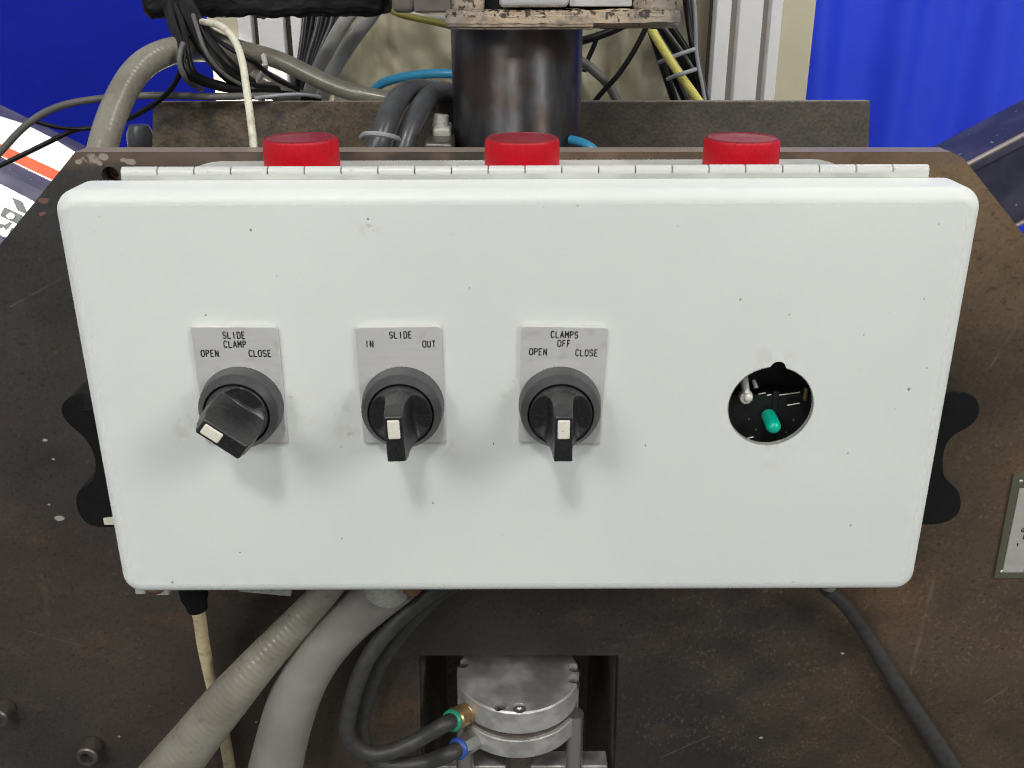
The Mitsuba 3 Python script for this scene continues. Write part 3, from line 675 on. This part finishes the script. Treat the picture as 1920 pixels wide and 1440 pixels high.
# selector switches
def switch(px_c, plate_c, rot, pointer, lines, label):
    ks = thing(kb + '__selector_switch', label)
    X, Zc, rot = P(px_c, 763, -.008)[0], P(px_c, 780, -.0116)[2], math.radians(rot)
    yo = -.0019; pt_, pb_ = P(plate_c, 612.5, yo), P(plate_c, 831.5, yo); pxc, pzc = P(plate_c, 723, yo)[0], (pt_[2] + pb_[2]) / 2
    # legend plate, rounded and bevelled
    pw, ph, r = .01495, (pt_[2] - pb_[2]) / 2, .0012
    rs = [rr_pts(pw - i_, ph - i_, r - i_ * .5, 4) for i_ in (.00045, .00012, 0, 0)]
    pl = loft(rs, [-.0019, -.00175, -.0014, -.0006])
    c, s = math.cos(rot), math.sin(rot)
    M = np.array([[c, 0, -s, pxc], [0, 1, 0, 0], [s, 0, c, pzc]], np.float64)
    add(ks + '__legend_plate', pl.transform(M), 'legend_metal', smooth=30)
    for word, dx, dz, h in lines:
        wq = P(dx, dz, yo); wx, wz = wq[0], wq[2]
        add(ks + '__lettering', place_text(strokes(word, h, w=.17, xs=.82 if True else 1), wx, wz, -.00191, rot), 'ink', smooth=False)
    # collar
    o = [X, -.0017, Zc]
    cp = [(.0118, 0), (.0147, 0), (.0147, .0010), (.01455, .0015), (.01425, .0058), (.01405, .0064), (.0137, .0069), (.0119, .0090), (.01165, .0090), (.01145, .0080), (.01145, .0)]
    add(ks + '__collar', lathe(cp[1:] + [(.01145, 0)], o, [0, -1, 0], 96), 'collar_grey', smooth=28)
    # knob: tapered drum with two scoops leaving a grip bar
    kp_ = [(0, .0005), (.0111, .0005), (.0111, .0098), (.0107, .0106), (.0102, .0122), (.0098, .0300), (.0096, .0315), (.0092, .0318), (0, .0318)]
    drum = lathe(kp_, [0, 0, 0], [0, -1, 0], 96)
    def ringpts(y, xc, sx, sz, e=2.6, n=40):
        t = np.linspace(0, 2 * np.pi, n, endpoint=False)
        cs_, sn = np.cos(t), np.sin(t)
        return np.column_stack([xc + sx * np.sign(cs_) * np.abs(cs_) ** (2 / e), np.full(n, -y), sz * np.sign(sn) * np.abs(sn) ** (2 / e)])
    sc = []
    for sg in (1, -1):
        lv = [(.0105, .0095, .0040, .0050), (.0112, .0098, .0054, .0068), (.0130, .0108, .0069, .0084), (.0170, .0122, .0088, .0130), (.034, .0230, .0201, .0700)]
        pts = np.vstack([ringpts(y, xc, sx, sz) for y, xc, sx, sz in lv]); pts[:, 0] *= sg
        sc.append(Manifold.hull_points(pts.astype(np.float32)))
    clip = Manifold.hull_points(np.array([(x_ * p_, -y_, z_ * q_) for y_, z_, x_ in ((-.001, .0125, .016), (.0105, .0125, .016), (.0300, .0086, .0036), (.0313, .0083, .0030), (.0320, .0076, .0024)) for q_ in (-1, 1) for p_ in (-1, 1)], np.float32))
    kn = (drum - sc[0] - sc[1]) ^ clip
    a = math.radians(pointer); ca, sa = math.cos(a), math.sin(a)
    MK = np.array([[ca, 0, -sa, X], [0, .90, 0, -.0019], [sa, 0, ca, Zc]], np.float64)
    kt_ = tm(kn.refine_to_length(.00065)); kt_.merge_vertices(); trimesh.smoothing.filter_taubin(kt_, lamb=.5, nu=.52, iterations=7)
    kt_.vertices = kt_.vertices @ MK[:, :3].T + MK[:, 3]
    add(ks + '__knob', kt_, 'knob_black', smooth=50)
    ins = rbox(-.00205, .00205, -.03225, -.0285, .0002, .0071, .0005)
    add(ks + '__indicator', ins.transform(MK), 'knob_white', smooth=35)
    return ks
h1 = .00238
switch(446, 450, -0.4, 52, [('SLIDE', 438.5, 628.5, h1), ('CLAMP', 440.5, 645.5, h1), ('OPEN', 393.5, 662.5, h1), ('CLOSE', 487.5, 662.5, h1)],
       'selector switch with plate reading SLIDE CLAMP, its knob turned to the left')
switch(752.5, 752.5, 0.3, 2, [('SLIDE', 751, 628, h1), ('IN', 692.5, 645, h1), ('OUT', 804.5, 645, h1)],
       'selector switch with plate reading SLIDE, IN and OUT, its knob upright')
switch(1051, 1053.5, -1.5, 0, [('CLAMPS', 1058.5, 627.5, h1), ('OFF', 1057.5, 644, h1), ('OPEN', 1009, 659.5, h1), ('CLOSE', 1100, 661.5, h1)],
       'selector switch with plate reading CLAMPS OFF, its knob upright')

# red push buttons on the body's top
for px_, lb in ((565, 'left red push button on top of the box, below the white cable'), (979, 'middle red push button, in front of the steel column'), (1390, 'right red push button, in front of the plain part of the beam')):
    q = P(px_, 281, .050); k = thing(kb + '__push_button', lb)
    r = .01405; h0 = BH1
    zt_ = P(px_, 264, .050)[2]
    prof = [(0, 0), (r * 1.0, 0), (r, zt_ - h0 - .0052), (r - .0002, zt_ - h0 - .0016), (r - .0006, zt_ - h0 - .0006), (r - .0014, zt_ - h0 - .0002), (r - .0022, zt_ - h0 - .0006), (r * .4, zt_ - h0 + .0001), (0, zt_ - h0 + .0002)]
    lens = tm(lathe(prof, [q[0], .050, h0 + .0016], [0, 0, 1], 640))
    lv = lens.vertices.copy(); dx_, dy_ = lv[:, 0] - q[0], lv[:, 1] - .050
    rr_ = np.hypot(dx_, dy_); an_ = np.arctan2(dy_, dx_)
    kk_ = 1 + .0075 * (np.abs(np.sin(an_ * 48)) - .6) * (rr_ > r * .9)
    lens.vertices = np.column_stack([q[0] + dx_ * kk_, .050 + dy_ * kk_, lv[:, 2]])
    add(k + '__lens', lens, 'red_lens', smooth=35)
    add(k + '__base_ring', lathe([(0, 0), (r + .0009, 0), (r + .0009, .0012), (r + .0003, .0016), (0, .0016)], [q[0], .050, h0], [0, 0, 1], 64), 'black_matte', smooth=35)

# small brackets under the lid
bk = P(300, 1110, .030)
add(kb + '__clamp', cat_([rbox(P(268, 1105, .03)[0], P(287, 1105, .03)[0], .022, .032, P(300, 1115, .022)[2], .004, .0006), rbox(P(306, 1105, .03)[0], P(330, 1105, .03)[0], .022, .032, P(300, 1117, .022)[2], .004, .0006)]), 'paint_body')
add(kb + '__clamp_screw', lathe([(0, 0), (.0034, 0), (.0036, .003), (.002, .0042), (0, .0042)], P(296, 1104, .024) + np.array([0, 0, .003]), [0, -.2, -1], 24), 'rust', label='rusty clamp screw under the lower left corner of the lid')
wq = [P(448, 1100, .05), P(545, 1100, .05), P(545, 1118, .05), P(448, 1109, .05)]
add(kb + '__mounting_tab', slab(wq, .004)[0], 'galvanised')
add(kb + '__cable_gland', lathe([(0, 0), (.0060, 0), (.0060, .010), (.0052, .012), (.0044, .0165), (0, .0165)], P(358, 1095, .045) + np.array([0, 0, .003]), [.08, .0, -1], 32), 'black_matte', smooth=35)
cg = P(732, 1090, .055)
add(kb + '__conduit_fitting', lathe([(0, 0), (.0085, 0), (.0100, .004), (.0100, .010), (.0086, .0125), (0, .0125)], cg + np.array([0, 0, .004]), [-.25, -.05, -1], 40), 'galvanised', smooth=30)
add(kb + '__drain_plug', lathe([(0, 0), (.0042, 0), (.0042, .0050), (.003, .0065), (0, .0065)], P(772, 1096, .045) + np.array([0, 0, .002]), [.05, 0, -1], 24), 'rust')
add(kb + '__cable_gland', lathe([(0, 0), (.0036, 0), (.0036, .004), (.0028, .0058), (0, .0058)], P(1553, 1094, .055) + np.array([0, 0, .003]), [.1, 0, -1], 24), 'tube_grey')

# side handles: profile extruded
def handle(pix, label, Y):
    poly = Polygon([xz(x, y, Y) for x, y in pix]).buffer(.0008, quad_segs=4).buffer(-.0008)
    # smooth the outline
    c = np.array(poly.exterior.coords)[:-1]
    m = prism_xz(Polygon(c).buffer(.0006), Y - .002, Y + .030, bevel=.0055, steps=10)
    return m
def cat_curve(pix, n=60):
    p = np.array(pix, float); t = np.concatenate([[0], np.cumsum(np.linalg.norm(np.diff(p, axis=0), axis=1))])
    cs = CubicSpline(t, p); return cs(np.linspace(0, t[-1], n))
Lc = cat_curve([(190, 742), (150, 746), (122, 756), (113, 768), (118, 788), (138, 808), (160, 830), (174, 858), (177, 886), (168, 912), (148, 925), (141, 938), (144, 962), (160, 984), (195, 992), (250, 992)])
Rc = cat_curve([(1755, 738), (1800, 742), (1828, 750), (1838, 764), (1834, 788), (1815, 806), (1790, 820), (1774, 845), (1770, 878), (1776, 906), (1796, 924), (1804, 944), (1798, 968), (1780, 981), (1740, 987), (1690, 988)])
Yh = .030
ht = tm(handle(list(map(tuple, Lc)) + [(290, 992), (260, 742)], '', Yh))
kk = thing('palm_grip', 'black moulded grip with a round notch on the left side of the control box', 'grip')
add(kk + '__moulding', ht, 'handle_black', smooth=40)
wl = [P(193, 973, Yh - .0028), P(216, 970, Yh - .0028), P(218, 984, Yh - .0028), P(196, 984, Yh - .0028)]
add(kk + '__clip', slab(wl, .001)[0], 'cable_cream', label='small cream clip at the foot of the left grip')
kk = thing('palm_grip', 'black moulded grip with a round notch on the right side of the control box', 'grip')
add(kk + '__moulding', tm(handle(list(map(tuple, Rc)) + [(1650, 988), (1690, 738)], '', Yh)), 'handle_black', smooth=40)

# ------------------------------------------------------------------ contact block inside the hole
kt = thing('contact_block', 'black contact block with a green cap and silver terminal seen inside the round hole', 'contact block')
Yi = .014
def hb(x0p, y0p, x1p, y1p, Y, d, r=.0004):
    a, b = P(x0p, y1p, Y), P(x1p, y0p, Y)
    return rbox(a[0], b[0], Y, Y + d, a[2], b[2], r)
add(kt + '__housing', cat_([hb(1340, 740, 1560, 860, Yi, .02), hb(1340, 640, 1560, 739, Yi + .010, .02), hb(1440, 735, 1462, 842, Yi - .0012, .002)]), 'interior_black')
add(kt + '__slot', cat_([hb(1474, 746, 1502, 758, Yi - .0003, .001, .0001)]), 'black_matte')
for a in ((1460, 741, 1500, 735.5), (1476, 760, 1499, 756), (1422, 739, 1436, 736.5), (1438, 741.5, 1446, 739.5), (1397, 823, 1413, 819)):
    add(kt + '__contact_edge', tube([P(a[0], a[1], Yi - .0008), P(a[2], a[3], Yi - .0008)], .00022, n=6, straight=True), 'tin')
ts = P(1403, 745, Yi - .006)
add(kt + '__terminal', Manifold.batch_boolean([Manifold.sphere(.0017, 32).scale([1, .8, 1.05]).translate(ts), cyl(.0027, .0024, ts + [-.0004, .003, -.0006], ts + [-.0004, .0008, -.0006], 9), cyl(.0016, .0014, ts + [-.001, .006, .0065], ts + [-.0006, .001, .0008], 20)], m3.OpType.Add), 'tin', smooth=40, label='silver screw terminal inside the hole')
add(kt + '__terminal', cyl(.0007, .0009, P(1413, 712, Yi), P(1418, 727, Yi - .001), 12), 'tin')
add(kt + '__terminal', hb(1507, 730, 1516, 752, Yi - .002, .002), 'brass', label='brass terminal at the right edge inside the hole')
g0, g1 = P(1441, 779, Yi - .002), P(1450, 799, Yi - .010)
cap = tube([g0, g0 + (g1 - g0) * .5, g1], .0027, n=28, straight=True)
capm = mani(cap) + Manifold.sphere(.0027, 32).translate(g1)
add(kt + '__green_cap', capm, 'cap_green', smooth=45, label='shiny green cap inside the round hole')
for sx_, sy_ in ((1404, 786), (1417, 806), (1474, 811), (1488, 788)):
    add(kt + '__contact_edge', Manifold.sphere(.00035, 10).translate(P(sx_, sy_, Yi - .0004)), 'steel_bright')

# ------------------------------------------------------------------ name plate at the right edge
kn_ = thing('name_plate', 'metal name plate with dark border screwed on at the right edge of the plate', 'name plate')
Yn_ = Yp - .0012
q4 = [P(1901, 889, Yn_), P(2080, 889, Yn_), P(2050, 1084, Yn_), P(1864, 1084, Yn_)]
add(kn_ + '__border', slab(q4, .0011)[0], 'name_border')
q5 = [P(1912, 916, Yn_ - .0004), P(2070, 916, Yn_ - .0004), P(2042, 1073, Yn_ - .0004), P(1880, 1073, Yn_ - .0004)]
add(kn_ + '__face', slab(q5, .0004)[0], 'name_metal')
for t_, x_, y_, h_ in (('OMO', 1924, 994, .0019), ('1', 1919, 1008, .002), ('OMC', 1928, 1069, .0018)):
    q = P(x_, y_, Yn_ - .00045); add(kn_ + '__lettering', place_text(strokes(t_, h_, w=.24), q[0], q[2], Yn_ - .00045), 'ink', smooth=False)
q = P(1908, 1019, Yn_ - .00045); add(kn_ + '__lettering', place_text(LineString([(0, 0), (.0002, -.0012)]).buffer(.0003), q[0], q[2], Yn_ - .00045), 'ink', smooth=False)
for x_, y_ in ((1914, 903), (1878, 1072)):
    q = P(x_, y_, Yn_); add(kn_ + '__rivet', Manifold.sphere(.0012, 20).scale([1, .7, 1]).translate(q), 'steel_bright')

# ------------------------------------------------------------------ air cylinder in the opening
ka = thing('air_cylinder', 'round aluminium air cylinder with two hose fittings in the opening below the box', 'air cylinder')
ycen, rcy = .097, .0322
pf = P(972, 1337, ycen - rcy); ztop = pf[2]; xcn = P(972, 1300, ycen - rcy)[0]
zc1 = P(972, 1377, ycen - rcy)[2]; zc2 = P(972, 1390, ycen - rcy)[2]; zc3 = P(972, 1424, ycen - rcy)[2]
C0 = np.array([xcn, ycen, 0])
cap_ = lathe([(0, zc1), (rcy - .0004, zc1), (rcy, zc1 + .0004), (rcy, ztop - .0008), (rcy - .0008, ztop), (0, ztop)], C0, [0, 0, 1], 96)
holes = []
screws = []
for px_, py_, deep in ((937, 1323, .004), (974, 1327, .002), (1077, 1252, .004), (1076, 1273, .004), (868, 1244, .004)):
    d = fwd * F_PX + RIGHT * (px_ - 960) - UP * (py_ - 720); q = EYE + d * ((ztop - EYE[2]) / d[2])
    cap_ = cap_ - cyl(.0036, .0036, [q[0], q[1], ztop - deep], [q[0], q[1], ztop + .01], 28)
    screws.append(lathe([(0, 0), (.0033, 0), (.0033, .0009), (.0029, .0012), (.0016, .0012), (.0015, .0002), (0, .0002)], [q[0], q[1], ztop - deep], [0, 0, 1], 24))
add(ka + '__end_cap', cap_, 'cast_aluminium', smooth=30)
for i, s_ in enumerate(screws): add(ka + '__screw', s_, 'steel_bright' if i == 1 else 'bolt_steel', smooth=30)
add(ka + '__neck', cyl(rcy - .0022, rcy - .0022, [xcn, ycen, zc2 - .001], [xcn, ycen, zc1 + .001], 80), 'bolt_steel')
add(ka + '__body', lathe([(0, zc3), (rcy - .001, zc3), (rcy, zc3 + .001), (rcy, zc2 - .0005), (rcy - .0006, zc2), (0, zc2)], C0, [0, 0, 1], 96), 'cast_aluminium', smooth=30)
for px_, py_ in ((872, 1440), (1076, 1410)):
    q = P(px_, py_, ycen - .014 if px_ < 900 else ycen - .012); add(ka + '__guide_rod', cyl(.0046, .0046, [q[0], q[1], zc3 - .12], [q[0], q[1], zc3 + .012], 32), 'steel_bright', smooth=30)
q = P(980, 1432, ycen); add(ka + '__piston_rod', cyl(.008, .008, [xcn, ycen, zc3 - .12], [xcn, ycen, zc3 + .001], 32), 'bolt_steel')
ba = P(886, 1332, ycen - .014); bb_ = P(850, 1350, ycen - .030); bv = (bb_ - ba) / np.linalg.norm(bb_ - ba)
Lb = np.linalg.norm(bb_ - ba)
add(ka + '__brass_fitting', lathe([(0, -.004), (.0052, -.004), (.0056, 0), (.0056, Lb * .45), (.0050, Lb * .47), (.0050, Lb * .55), (.0058, Lb * .57), (.0058, Lb * .95), (.0050, Lb), (0, Lb)], ba, bv, 20), 'brass', smooth=30)
add(ka + '__green_ring', lathe([(.0030, 0), (.0054, 0), (.0056, .0012), (.0050, .0024), (.0036, .0032), (.0030, .0030)], ba + bv * (Lb + .0004), bv, 32), 'ring_green', smooth=35)
na = P(895, 1383, ycen - .020); nb = P(862, 1402, ycen - .032); nv = (nb - na) / np.linalg.norm(nb - na); Ln = np.linalg.norm(nb - na)
add(ka + '__nickel_fitting', lathe([(0, -.005), (.0048, -.005), (.0056, 0), (.0056, Ln * .7), (.0046, Ln), (0, Ln)], na, nv, 6), 'steel_bright', smooth=False)
add(ka + '__blue_ring', lathe([(.0030, 0), (.0054, 0), (.0056, .0012), (.0050, .0024), (.0036, .0032), (.0030, .0030)], nb + nv * .0004, nv, 32), 'ring_blue', smooth=35)
add(ka + '__mounting_base', rbox(x0 + .004, x1 - .002, ycen - .004, ycen + .008, P(900, 1447, ycen - .004)[2] - .02, P(900, 1437, ycen - .004)[2], .001), 'cast_aluminium')

# hoses to the cylinder
ge = ba + bv * (Lb + .002); be = nb + nv * .002
def hose(pts3, r, name, label): return add(name, tube(pts3, r, n=18, step=.002), 'hose_dark', smooth=40, label=label, cat='hose')
rh = 19 * pxm(680, 1250, .07)
hose([P(850, 1085, .066), P(800, 1118, .064), P(735, 1175, .060), P(682, 1250, .056), P(656, 1330, .054), P(655, 1385, .054), P(690, 1412, .055), P(745, 1405, .056), P(800, 1378, .060), ge - bv * -.006, ge - bv * .001], .0040, 'air_hose', 'dark rubber hose curling from under the box to the green fitting')
hose([P(870, 1085, .074), P(830, 1108, .074), P(770, 1165, .072), P(715, 1240, .070), P(684, 1320, .068), P(680, 1385, .066), P(705, 1425, .064), P(770, 1434, .062), P(815, 1424, .062), be + nv * .006, be - nv * .001], .0040, 'air_hose', 'dark rubber hose of the inner loop ending at the blue fitting')

# ------------------------------------------------------------------ conduits and cables below the box
cable('ribbed_conduit', [(650, 1060, .060), (600, 1120, .058), (540, 1185, .055), (470, 1262, .050), (395, 1350, .046), (300, 1470, .042)], [54, 58, 70, 84, 92, 104], 'conduit_grey', 'grey ribbed conduit slanting down to the lower left from under the box', 'conduit', n=24, step=.0006, ribs=(.0028, .00022))
cable('grey_conduit', [(745, 1085, .064), (690, 1130, .063), (625, 1190, .060), (572, 1265, .056), (540, 1345, .053), (510, 1470, .050)], [96, 92, 92, 96, 98, 102], 'tube_grey', 'thick smooth grey conduit bending down beside the ribbed one', 'conduit', n=28)
cable('tan_cable', [(354, 1112, .052), (369, 1140, .053), (380, 1200, .062), (397, 1280, .072), (408, 1330, .076), (424, 1400, .078), (436, 1480, .076)], 23, 'cable_tan', 'tan cable leaving the black gland at the lower left of the box')
cable('black_cable', [(1548, 1105, .066), (1580, 1130, .072), (1640, 1215, .078), (1700, 1310, .079), (1760, 1400, .079), (1810, 1480, .079)], [24, 27, 31, 35, 39], 'hose_dark', 'near black cable sloping down to the lower right across the plate')

# ------------------------------------------------------------------ cables and conduits above
cable('arched_conduit', [(182, 330, .13), (196, 262, .14), (222, 190, .16), (262, 128, .18), (315, 98, .20), (372, 92, .23), (430, 105, .26), (490, 150, .275)], 50, 'conduit_grey', 'grey ribbed conduit arching up at the upper left', 'conduit', n=24, step=.0007, ribs=(.0026, .00026))
cable('grey_conduit', [(360, 40, .29), (400, 72, .275), (455, 93, .265), (520, 112, .258), (590, 145, .252), (650, 170, .248), (720, 186, .246), (800, 200, .25)], 33, 'conduit_grey', 'worn grey conduit sloping right along the top of the beam', 'conduit', n=22, step=.0008, ribs=(.0022, .00014))
cable('grey_conduit', [(370, 60, .30), (405, 100, .282), (450, 130, .274), (500, 156, .268), (560, 190, .27), (600, 212, .28)], 44, 'conduit_grey', 'shorter grey conduit below the worn one, tied with a pale strap', 'conduit', n=22)
cable('cable_tie', [(494, 104, .246), (497, 118, .243), (497, 128, .25), (490, 140, .254), (484, 152, .258)], 10, 'tie_white', 'pale strap around the two grey conduits', 'cable tie', n=8)
cable('cream_cable', [(368, 38, .24), (385, 42, .215), (415, 50, .195), (442, 80, .175), (456, 125, .155), (464, 180, .14), (472, 240, .13), (478, 300, .125)], 13.5, 'cable_cream', 'cream cable bending over and hanging down behind the left red button')
WL = ['black wire of the hanging bundle that sweeps lowest and farthest right onto the beam', 'black wire of the hanging bundle ending just right of the cream cable', 'thick black wire in the middle of the hanging bundle',
      'thickest black wire on the right of the hanging bundle', 'short black wire on the left of the hanging bundle', 'thin black wire bowing out highest above the grey conduits']
for i, (pts, w) in enumerate([
    ([(318, 10, .235), (330, 60, .21), (345, 105, .195), (352, 135, .19), (385, 155, .20), (440, 168, .212), (520, 176, .235), (600, 186, .25)], 16),
    ([(328, 10, .235), (345, 60, .21), (352, 105, .197), (362, 135, .195), (400, 155, .206), (470, 172, .225), (540, 180, .245)], 13),
    ([(345, 10, .235), (362, 55, .218), (385, 95, .21), (420, 135, .21), (460, 162, .222), (520, 172, .24)], 24),
    ([(352, 5, .24), (370, 40, .224), (392, 80, .22), (430, 125, .22), (470, 158, .23)], 26),
    ([(312, 10, .24), (322, 50, .217), (338, 90, .203), (350, 125, .2)], 14),
    ([(365, 15, .236), (395, 60, .21), (430, 90, .20), (470, 112, .20), (505, 140, .215), (560, 168, .24)], 9)]):
    cable('black_wire', pts, w, 'cable_black', WL[i])
cable('grey_wire', [(344, 80, .19), (336, 112, .187), (344, 140, .188), (360, 158, .20), (378, 168, .22)], 10, 'cable_grey', 'short grey wire curling out of the black bundle')
cable('grey_wire', [(362, 28, .215), (372, 60, .205), (388, 100, .2), (415, 135, .205), (455, 160, .215), (500, 176, .23)], 8, 'cable_grey', 'thin grey wire running along the underside of the black bundle')
cable('long_black_wire', [(-60, 330, .20), (-10, 295, .20), (28, 255, .20), (66, 222, .20), (110, 200, .20), (165, 188, .20), (230, 181, .205), (320, 179, .205), (400, 181, .205), (480, 180, .21), (560, 182, .23)], 13, 'cable_grey', 'long dark wire curving in from the left edge over the conduit')
cable('long_black_wire', [(346, 105, .192), (338, 135, .19), (318, 170, .195), (285, 198, .20), (235, 225, .21), (190, 239, .22), (145, 243, .225), (100, 262, .225), (45, 289, .222), (-40, 330, .215)], 9.5, 'cable_black', 'thin dark wire looping back to the left across the white sticker')
cable('long_black_wire', [(190, 238, .212), (140, 242, .21), (95, 236, .205), (62, 226, .201)], 8, 'cable_black', 'short thin wire running from the conduit to the long dark wire at the left')
cable('grey_wire', [(478, 184, .205), (520, 179, .205), (560, 177, .208), (600, 182, .22)], 7, 'tie_grey', 'short pale grey wire lying on the beam behind the cream cable')
# fan of thin dark wires and two pale tubes behind
G2 = 'thin dark wires fanning down left of the pale tubes'
for i in range(8):
    a = 566 + i * 9 + RNG.normal() * 2; b = 553 + i * 5 + RNG.normal() * 2
    cable('thin_wire', [(a + 8, -20, .36), (a + 2, 40, .355), ((a + b) / 2 + 3, 85, .35), (b, 150, .34), (b - 6, 200, .34)], 8 + RNG.random() * 3, 'cable_black' if i % 3 else 'hose_slate', 'thin dark wire in the fan left of the pale tubes', group=G2)
cable('pale_tube', [(700, -40, .33), (668, 10, .33), (640, 50, .33), (612, 100, .33), (588, 150, .325), (575, 200, .32)], 26, 'cable_pale', 'pale grey tube rising to the right, upper left of the two', 'tube', n=18)
cable('pale_tube', [(722, -30, .32), (705, 15, .32), (676, 55, .32), (645, 100, .32), (618, 145, .315), (600, 200, .31)], 27, 'cable_pale', 'pale grey tube rising to the right, lower right of the two', 'tube', n=18)
cable('olive_wire', [(690, -20, .36), (735, 20, .35), (790, 36, .345), (850, 50, .34), (880, 60, .34)], 13, 'cable_olive', 'olive yellow wire passing under the grey brown block')
cable('green_wire', [(720, -20, .38), (780, 28, .37), (830, 34, .36), (880, 44, .36)], 10, 'cable_pale', 'pale wire above the olive yellow wire')
# cyan hoses
cable('cyan_hose', [(688, 192, .27), (706, 164, .262), (745, 147, .25), (800, 139, .24), (850, 139, .235), (900, 150, .24)], 17, 'hose_cyan', 'cyan hose curving left of the steel column, upper one', 'hose')
cable('cyan_hose', [(760, 182, .25), (790, 160, .245), (825, 163, .24), (850, 178, .24), (890, 205, .24)], 15, 'hose_cyan', 'cyan hose close under the upper one', 'hose')
cable('cyan_hose', [(1070, 262, .16), (1090, 267, .155), (1110, 278, .15), (1125, 292, .15)], 17, 'hose_cyan', 'short end of cyan hose right of the steel column', 'hose')
# two slate hoses coming over the beam
cable('slate_hose', [(700, 300, .14), (718, 245, .145), (735, 205, .155), (755, 178, .175), (785, 168, .20), (815, 182, .22), (835, 215, .22)], 40, 'hose_slate', 'dark slate hose bending over the beam, left of the pair', 'hose', n=22)
cable('slate_hose', [(750, 300, .15), (765, 250, .155), (785, 208, .165), (805, 182, .18), (828, 172, .20), (850, 185, .225), (860, 215, .23)], 38, 'hose_slate', 'dark slate hose bending over the beam, right of the pair', 'hose', n=22)
cable('cable_tie', [(678, 258, .128), (690, 251, .118), (715, 252, .117), (740, 258, .122), (747, 262, .130)], 11, 'tie_grey', 'grey tie around the foot of the slate hoses', 'cable tie', n=8)
kv = thing('hose_fitting', 'small grey metal fitting between the slate hoses and the column', 'fitting')
add(kv + '__elbow', cat_([rbox(*[P(x, 250, .17)[0] for x in (812, 846)], .165, .185, P(830, 262, .165)[2], P(830, 238, .165)[2], .002), cyl(.0042, .0036, P(826, 238, .172), P(828, 215, .172), 20)]), 'galvanised', smooth=30)
add(kv + '__base', rbox(*[P(x, 270, .15)[0] for x in (795, 850)], .145, .19, P(830, 300, .15)[2], P(830, 264, .15)[2], .002), 'bolt_steel')
# right of the column
cable('black_wire', [(1220, 30, .30), (1205, 65, .30), (1183, 105, .30), (1155, 145, .30), (1130, 172, .30), (1108, 200, .30)], 10, 'cable_black', 'black wire slanting down left from beneath the cast bracket')
cable('brown_wire', [(1070, 105, .31), (1095, 118, .31), (1122, 140, .31), (1145, 165, .31), (1160, 200, .31)], 18, 'cable_grey', 'dark brown cable crossing behind the slanting black wire')
cable('black_wire', [(1085, 78, .33), (1120, 68, .33), (1160, 52, .33), (1200, 30, .33)], 15, 'cable_black', 'black wire close under the cast bracket right of the column')
cable('black_wire', [(1122, 60, .34), (1112, 90, .34), (1102, 112, .34), (1095, 135, .34)], 9, 'cable_black', 'short black wire hanging close beside the column')
cable('yellow_cable', [(1195, 10, .33), (1221, 55, .33), (1250, 103, .33), (1282, 150, .33), (1312, 192, .33), (1330, 220, .33)], 16, 'cable_yellow', 'yellow cable slanting down right from the cast bracket')
G3 = 'black cables behind the yellow cable'
for pts, w, m_, lb in [([(1205, 20, .36), (1222, 60, .36), (1240, 115, .36), (1255, 160, .36), (1270, 205, .36)], 15, 'cable_black', 'leftmost black cable beneath the yellow cable'),
                   ([(1228, 30, .35), (1262, 85, .35), (1292, 135, .35), (1322, 200, .35)], 17, 'cable_black', 'thickest black cable just right of the yellow cable'),
                   ([(1245, 30, .345), (1272, 70, .345), (1300, 120, .345), (1326, 200, .345)], 13, 'cable_black', 'second black cable right of the yellow cable'),
                   ([(1232, 90, .37), (1262, 140, .37), (1290, 200, .37)], 14, 'cable_black', 'rearmost black cable crossing below the yellow cable'),
                   ([(1283, -20, .35), (1291, 40, .35), (1299, 90, .345), (1310, 150, .345), (1322, 200, .345)], 12, 'cable_black', 'near vertical black cable at the top of the strapped bundle'),
                   ([(1240, 45, .335), (1264, 76, .335), (1284, 104, .335), (1300, 130, .335)], 7, 'hose_slate', 'thin slate cable on top of the strapped bundle'),
                   ([(1296, -20, .36), (1303, 50, .36), (1307, 110, .355), (1318, 160, .35), (1328, 200, .35)], 11, 'hose_slate', 'near vertical slate cable next to the thin grey tube')]:
    cable('black_cable', pts, w, m_, lb)
cable('clear_tube', [(1300, -20, .34), (1304, 40, .34), (1306, 100, .34), (1314, 145, .338), (1324, 200, .338)], 7, 'tie_grey', 'thin shiny grey tube beside the white post', 'tube')
cable('cable_tie', [(1236, 117, .342), (1262, 106, .332), (1285, 98, .330), (1303, 92, .332)], 8, 'tie_grey', 'upper grey tie around the black cables', 'cable tie', n=8)
cable('cable_tie', [(1252, 148, .345), (1276, 139, .322), (1292, 134, .325), (1304, 130, .332)], 8, 'tie_grey', 'lower grey tie around the black cables', 'cable tie', n=8)
for y_, lb in ((93, 'white head of the upper cable tie'), (131, 'white head of the lower cable tie')):
    q = P(1303, y_, .328); add('cable_tie__head' if y_ == 93 else 'cable_tie_003__head', rbox(q[0] - .0022, q[0] + .0022, q[1] - .002, q[1] + .002, q[2] - .0018, q[2] + .0018, .0007), 'tie_white') if False else None
q = P(265, 262, .30)
add('rubber_buffer', lathe([(0, 0), (.0055, 0), (.0075, .004), (.0075, .012), (.0055, .017), (0, .017)], P(266, 290, .26), [0.05, 0, 1], 32), 'hose_slate', label='small blue grey rounded buffer at the left end of the beam', cat='buffer')
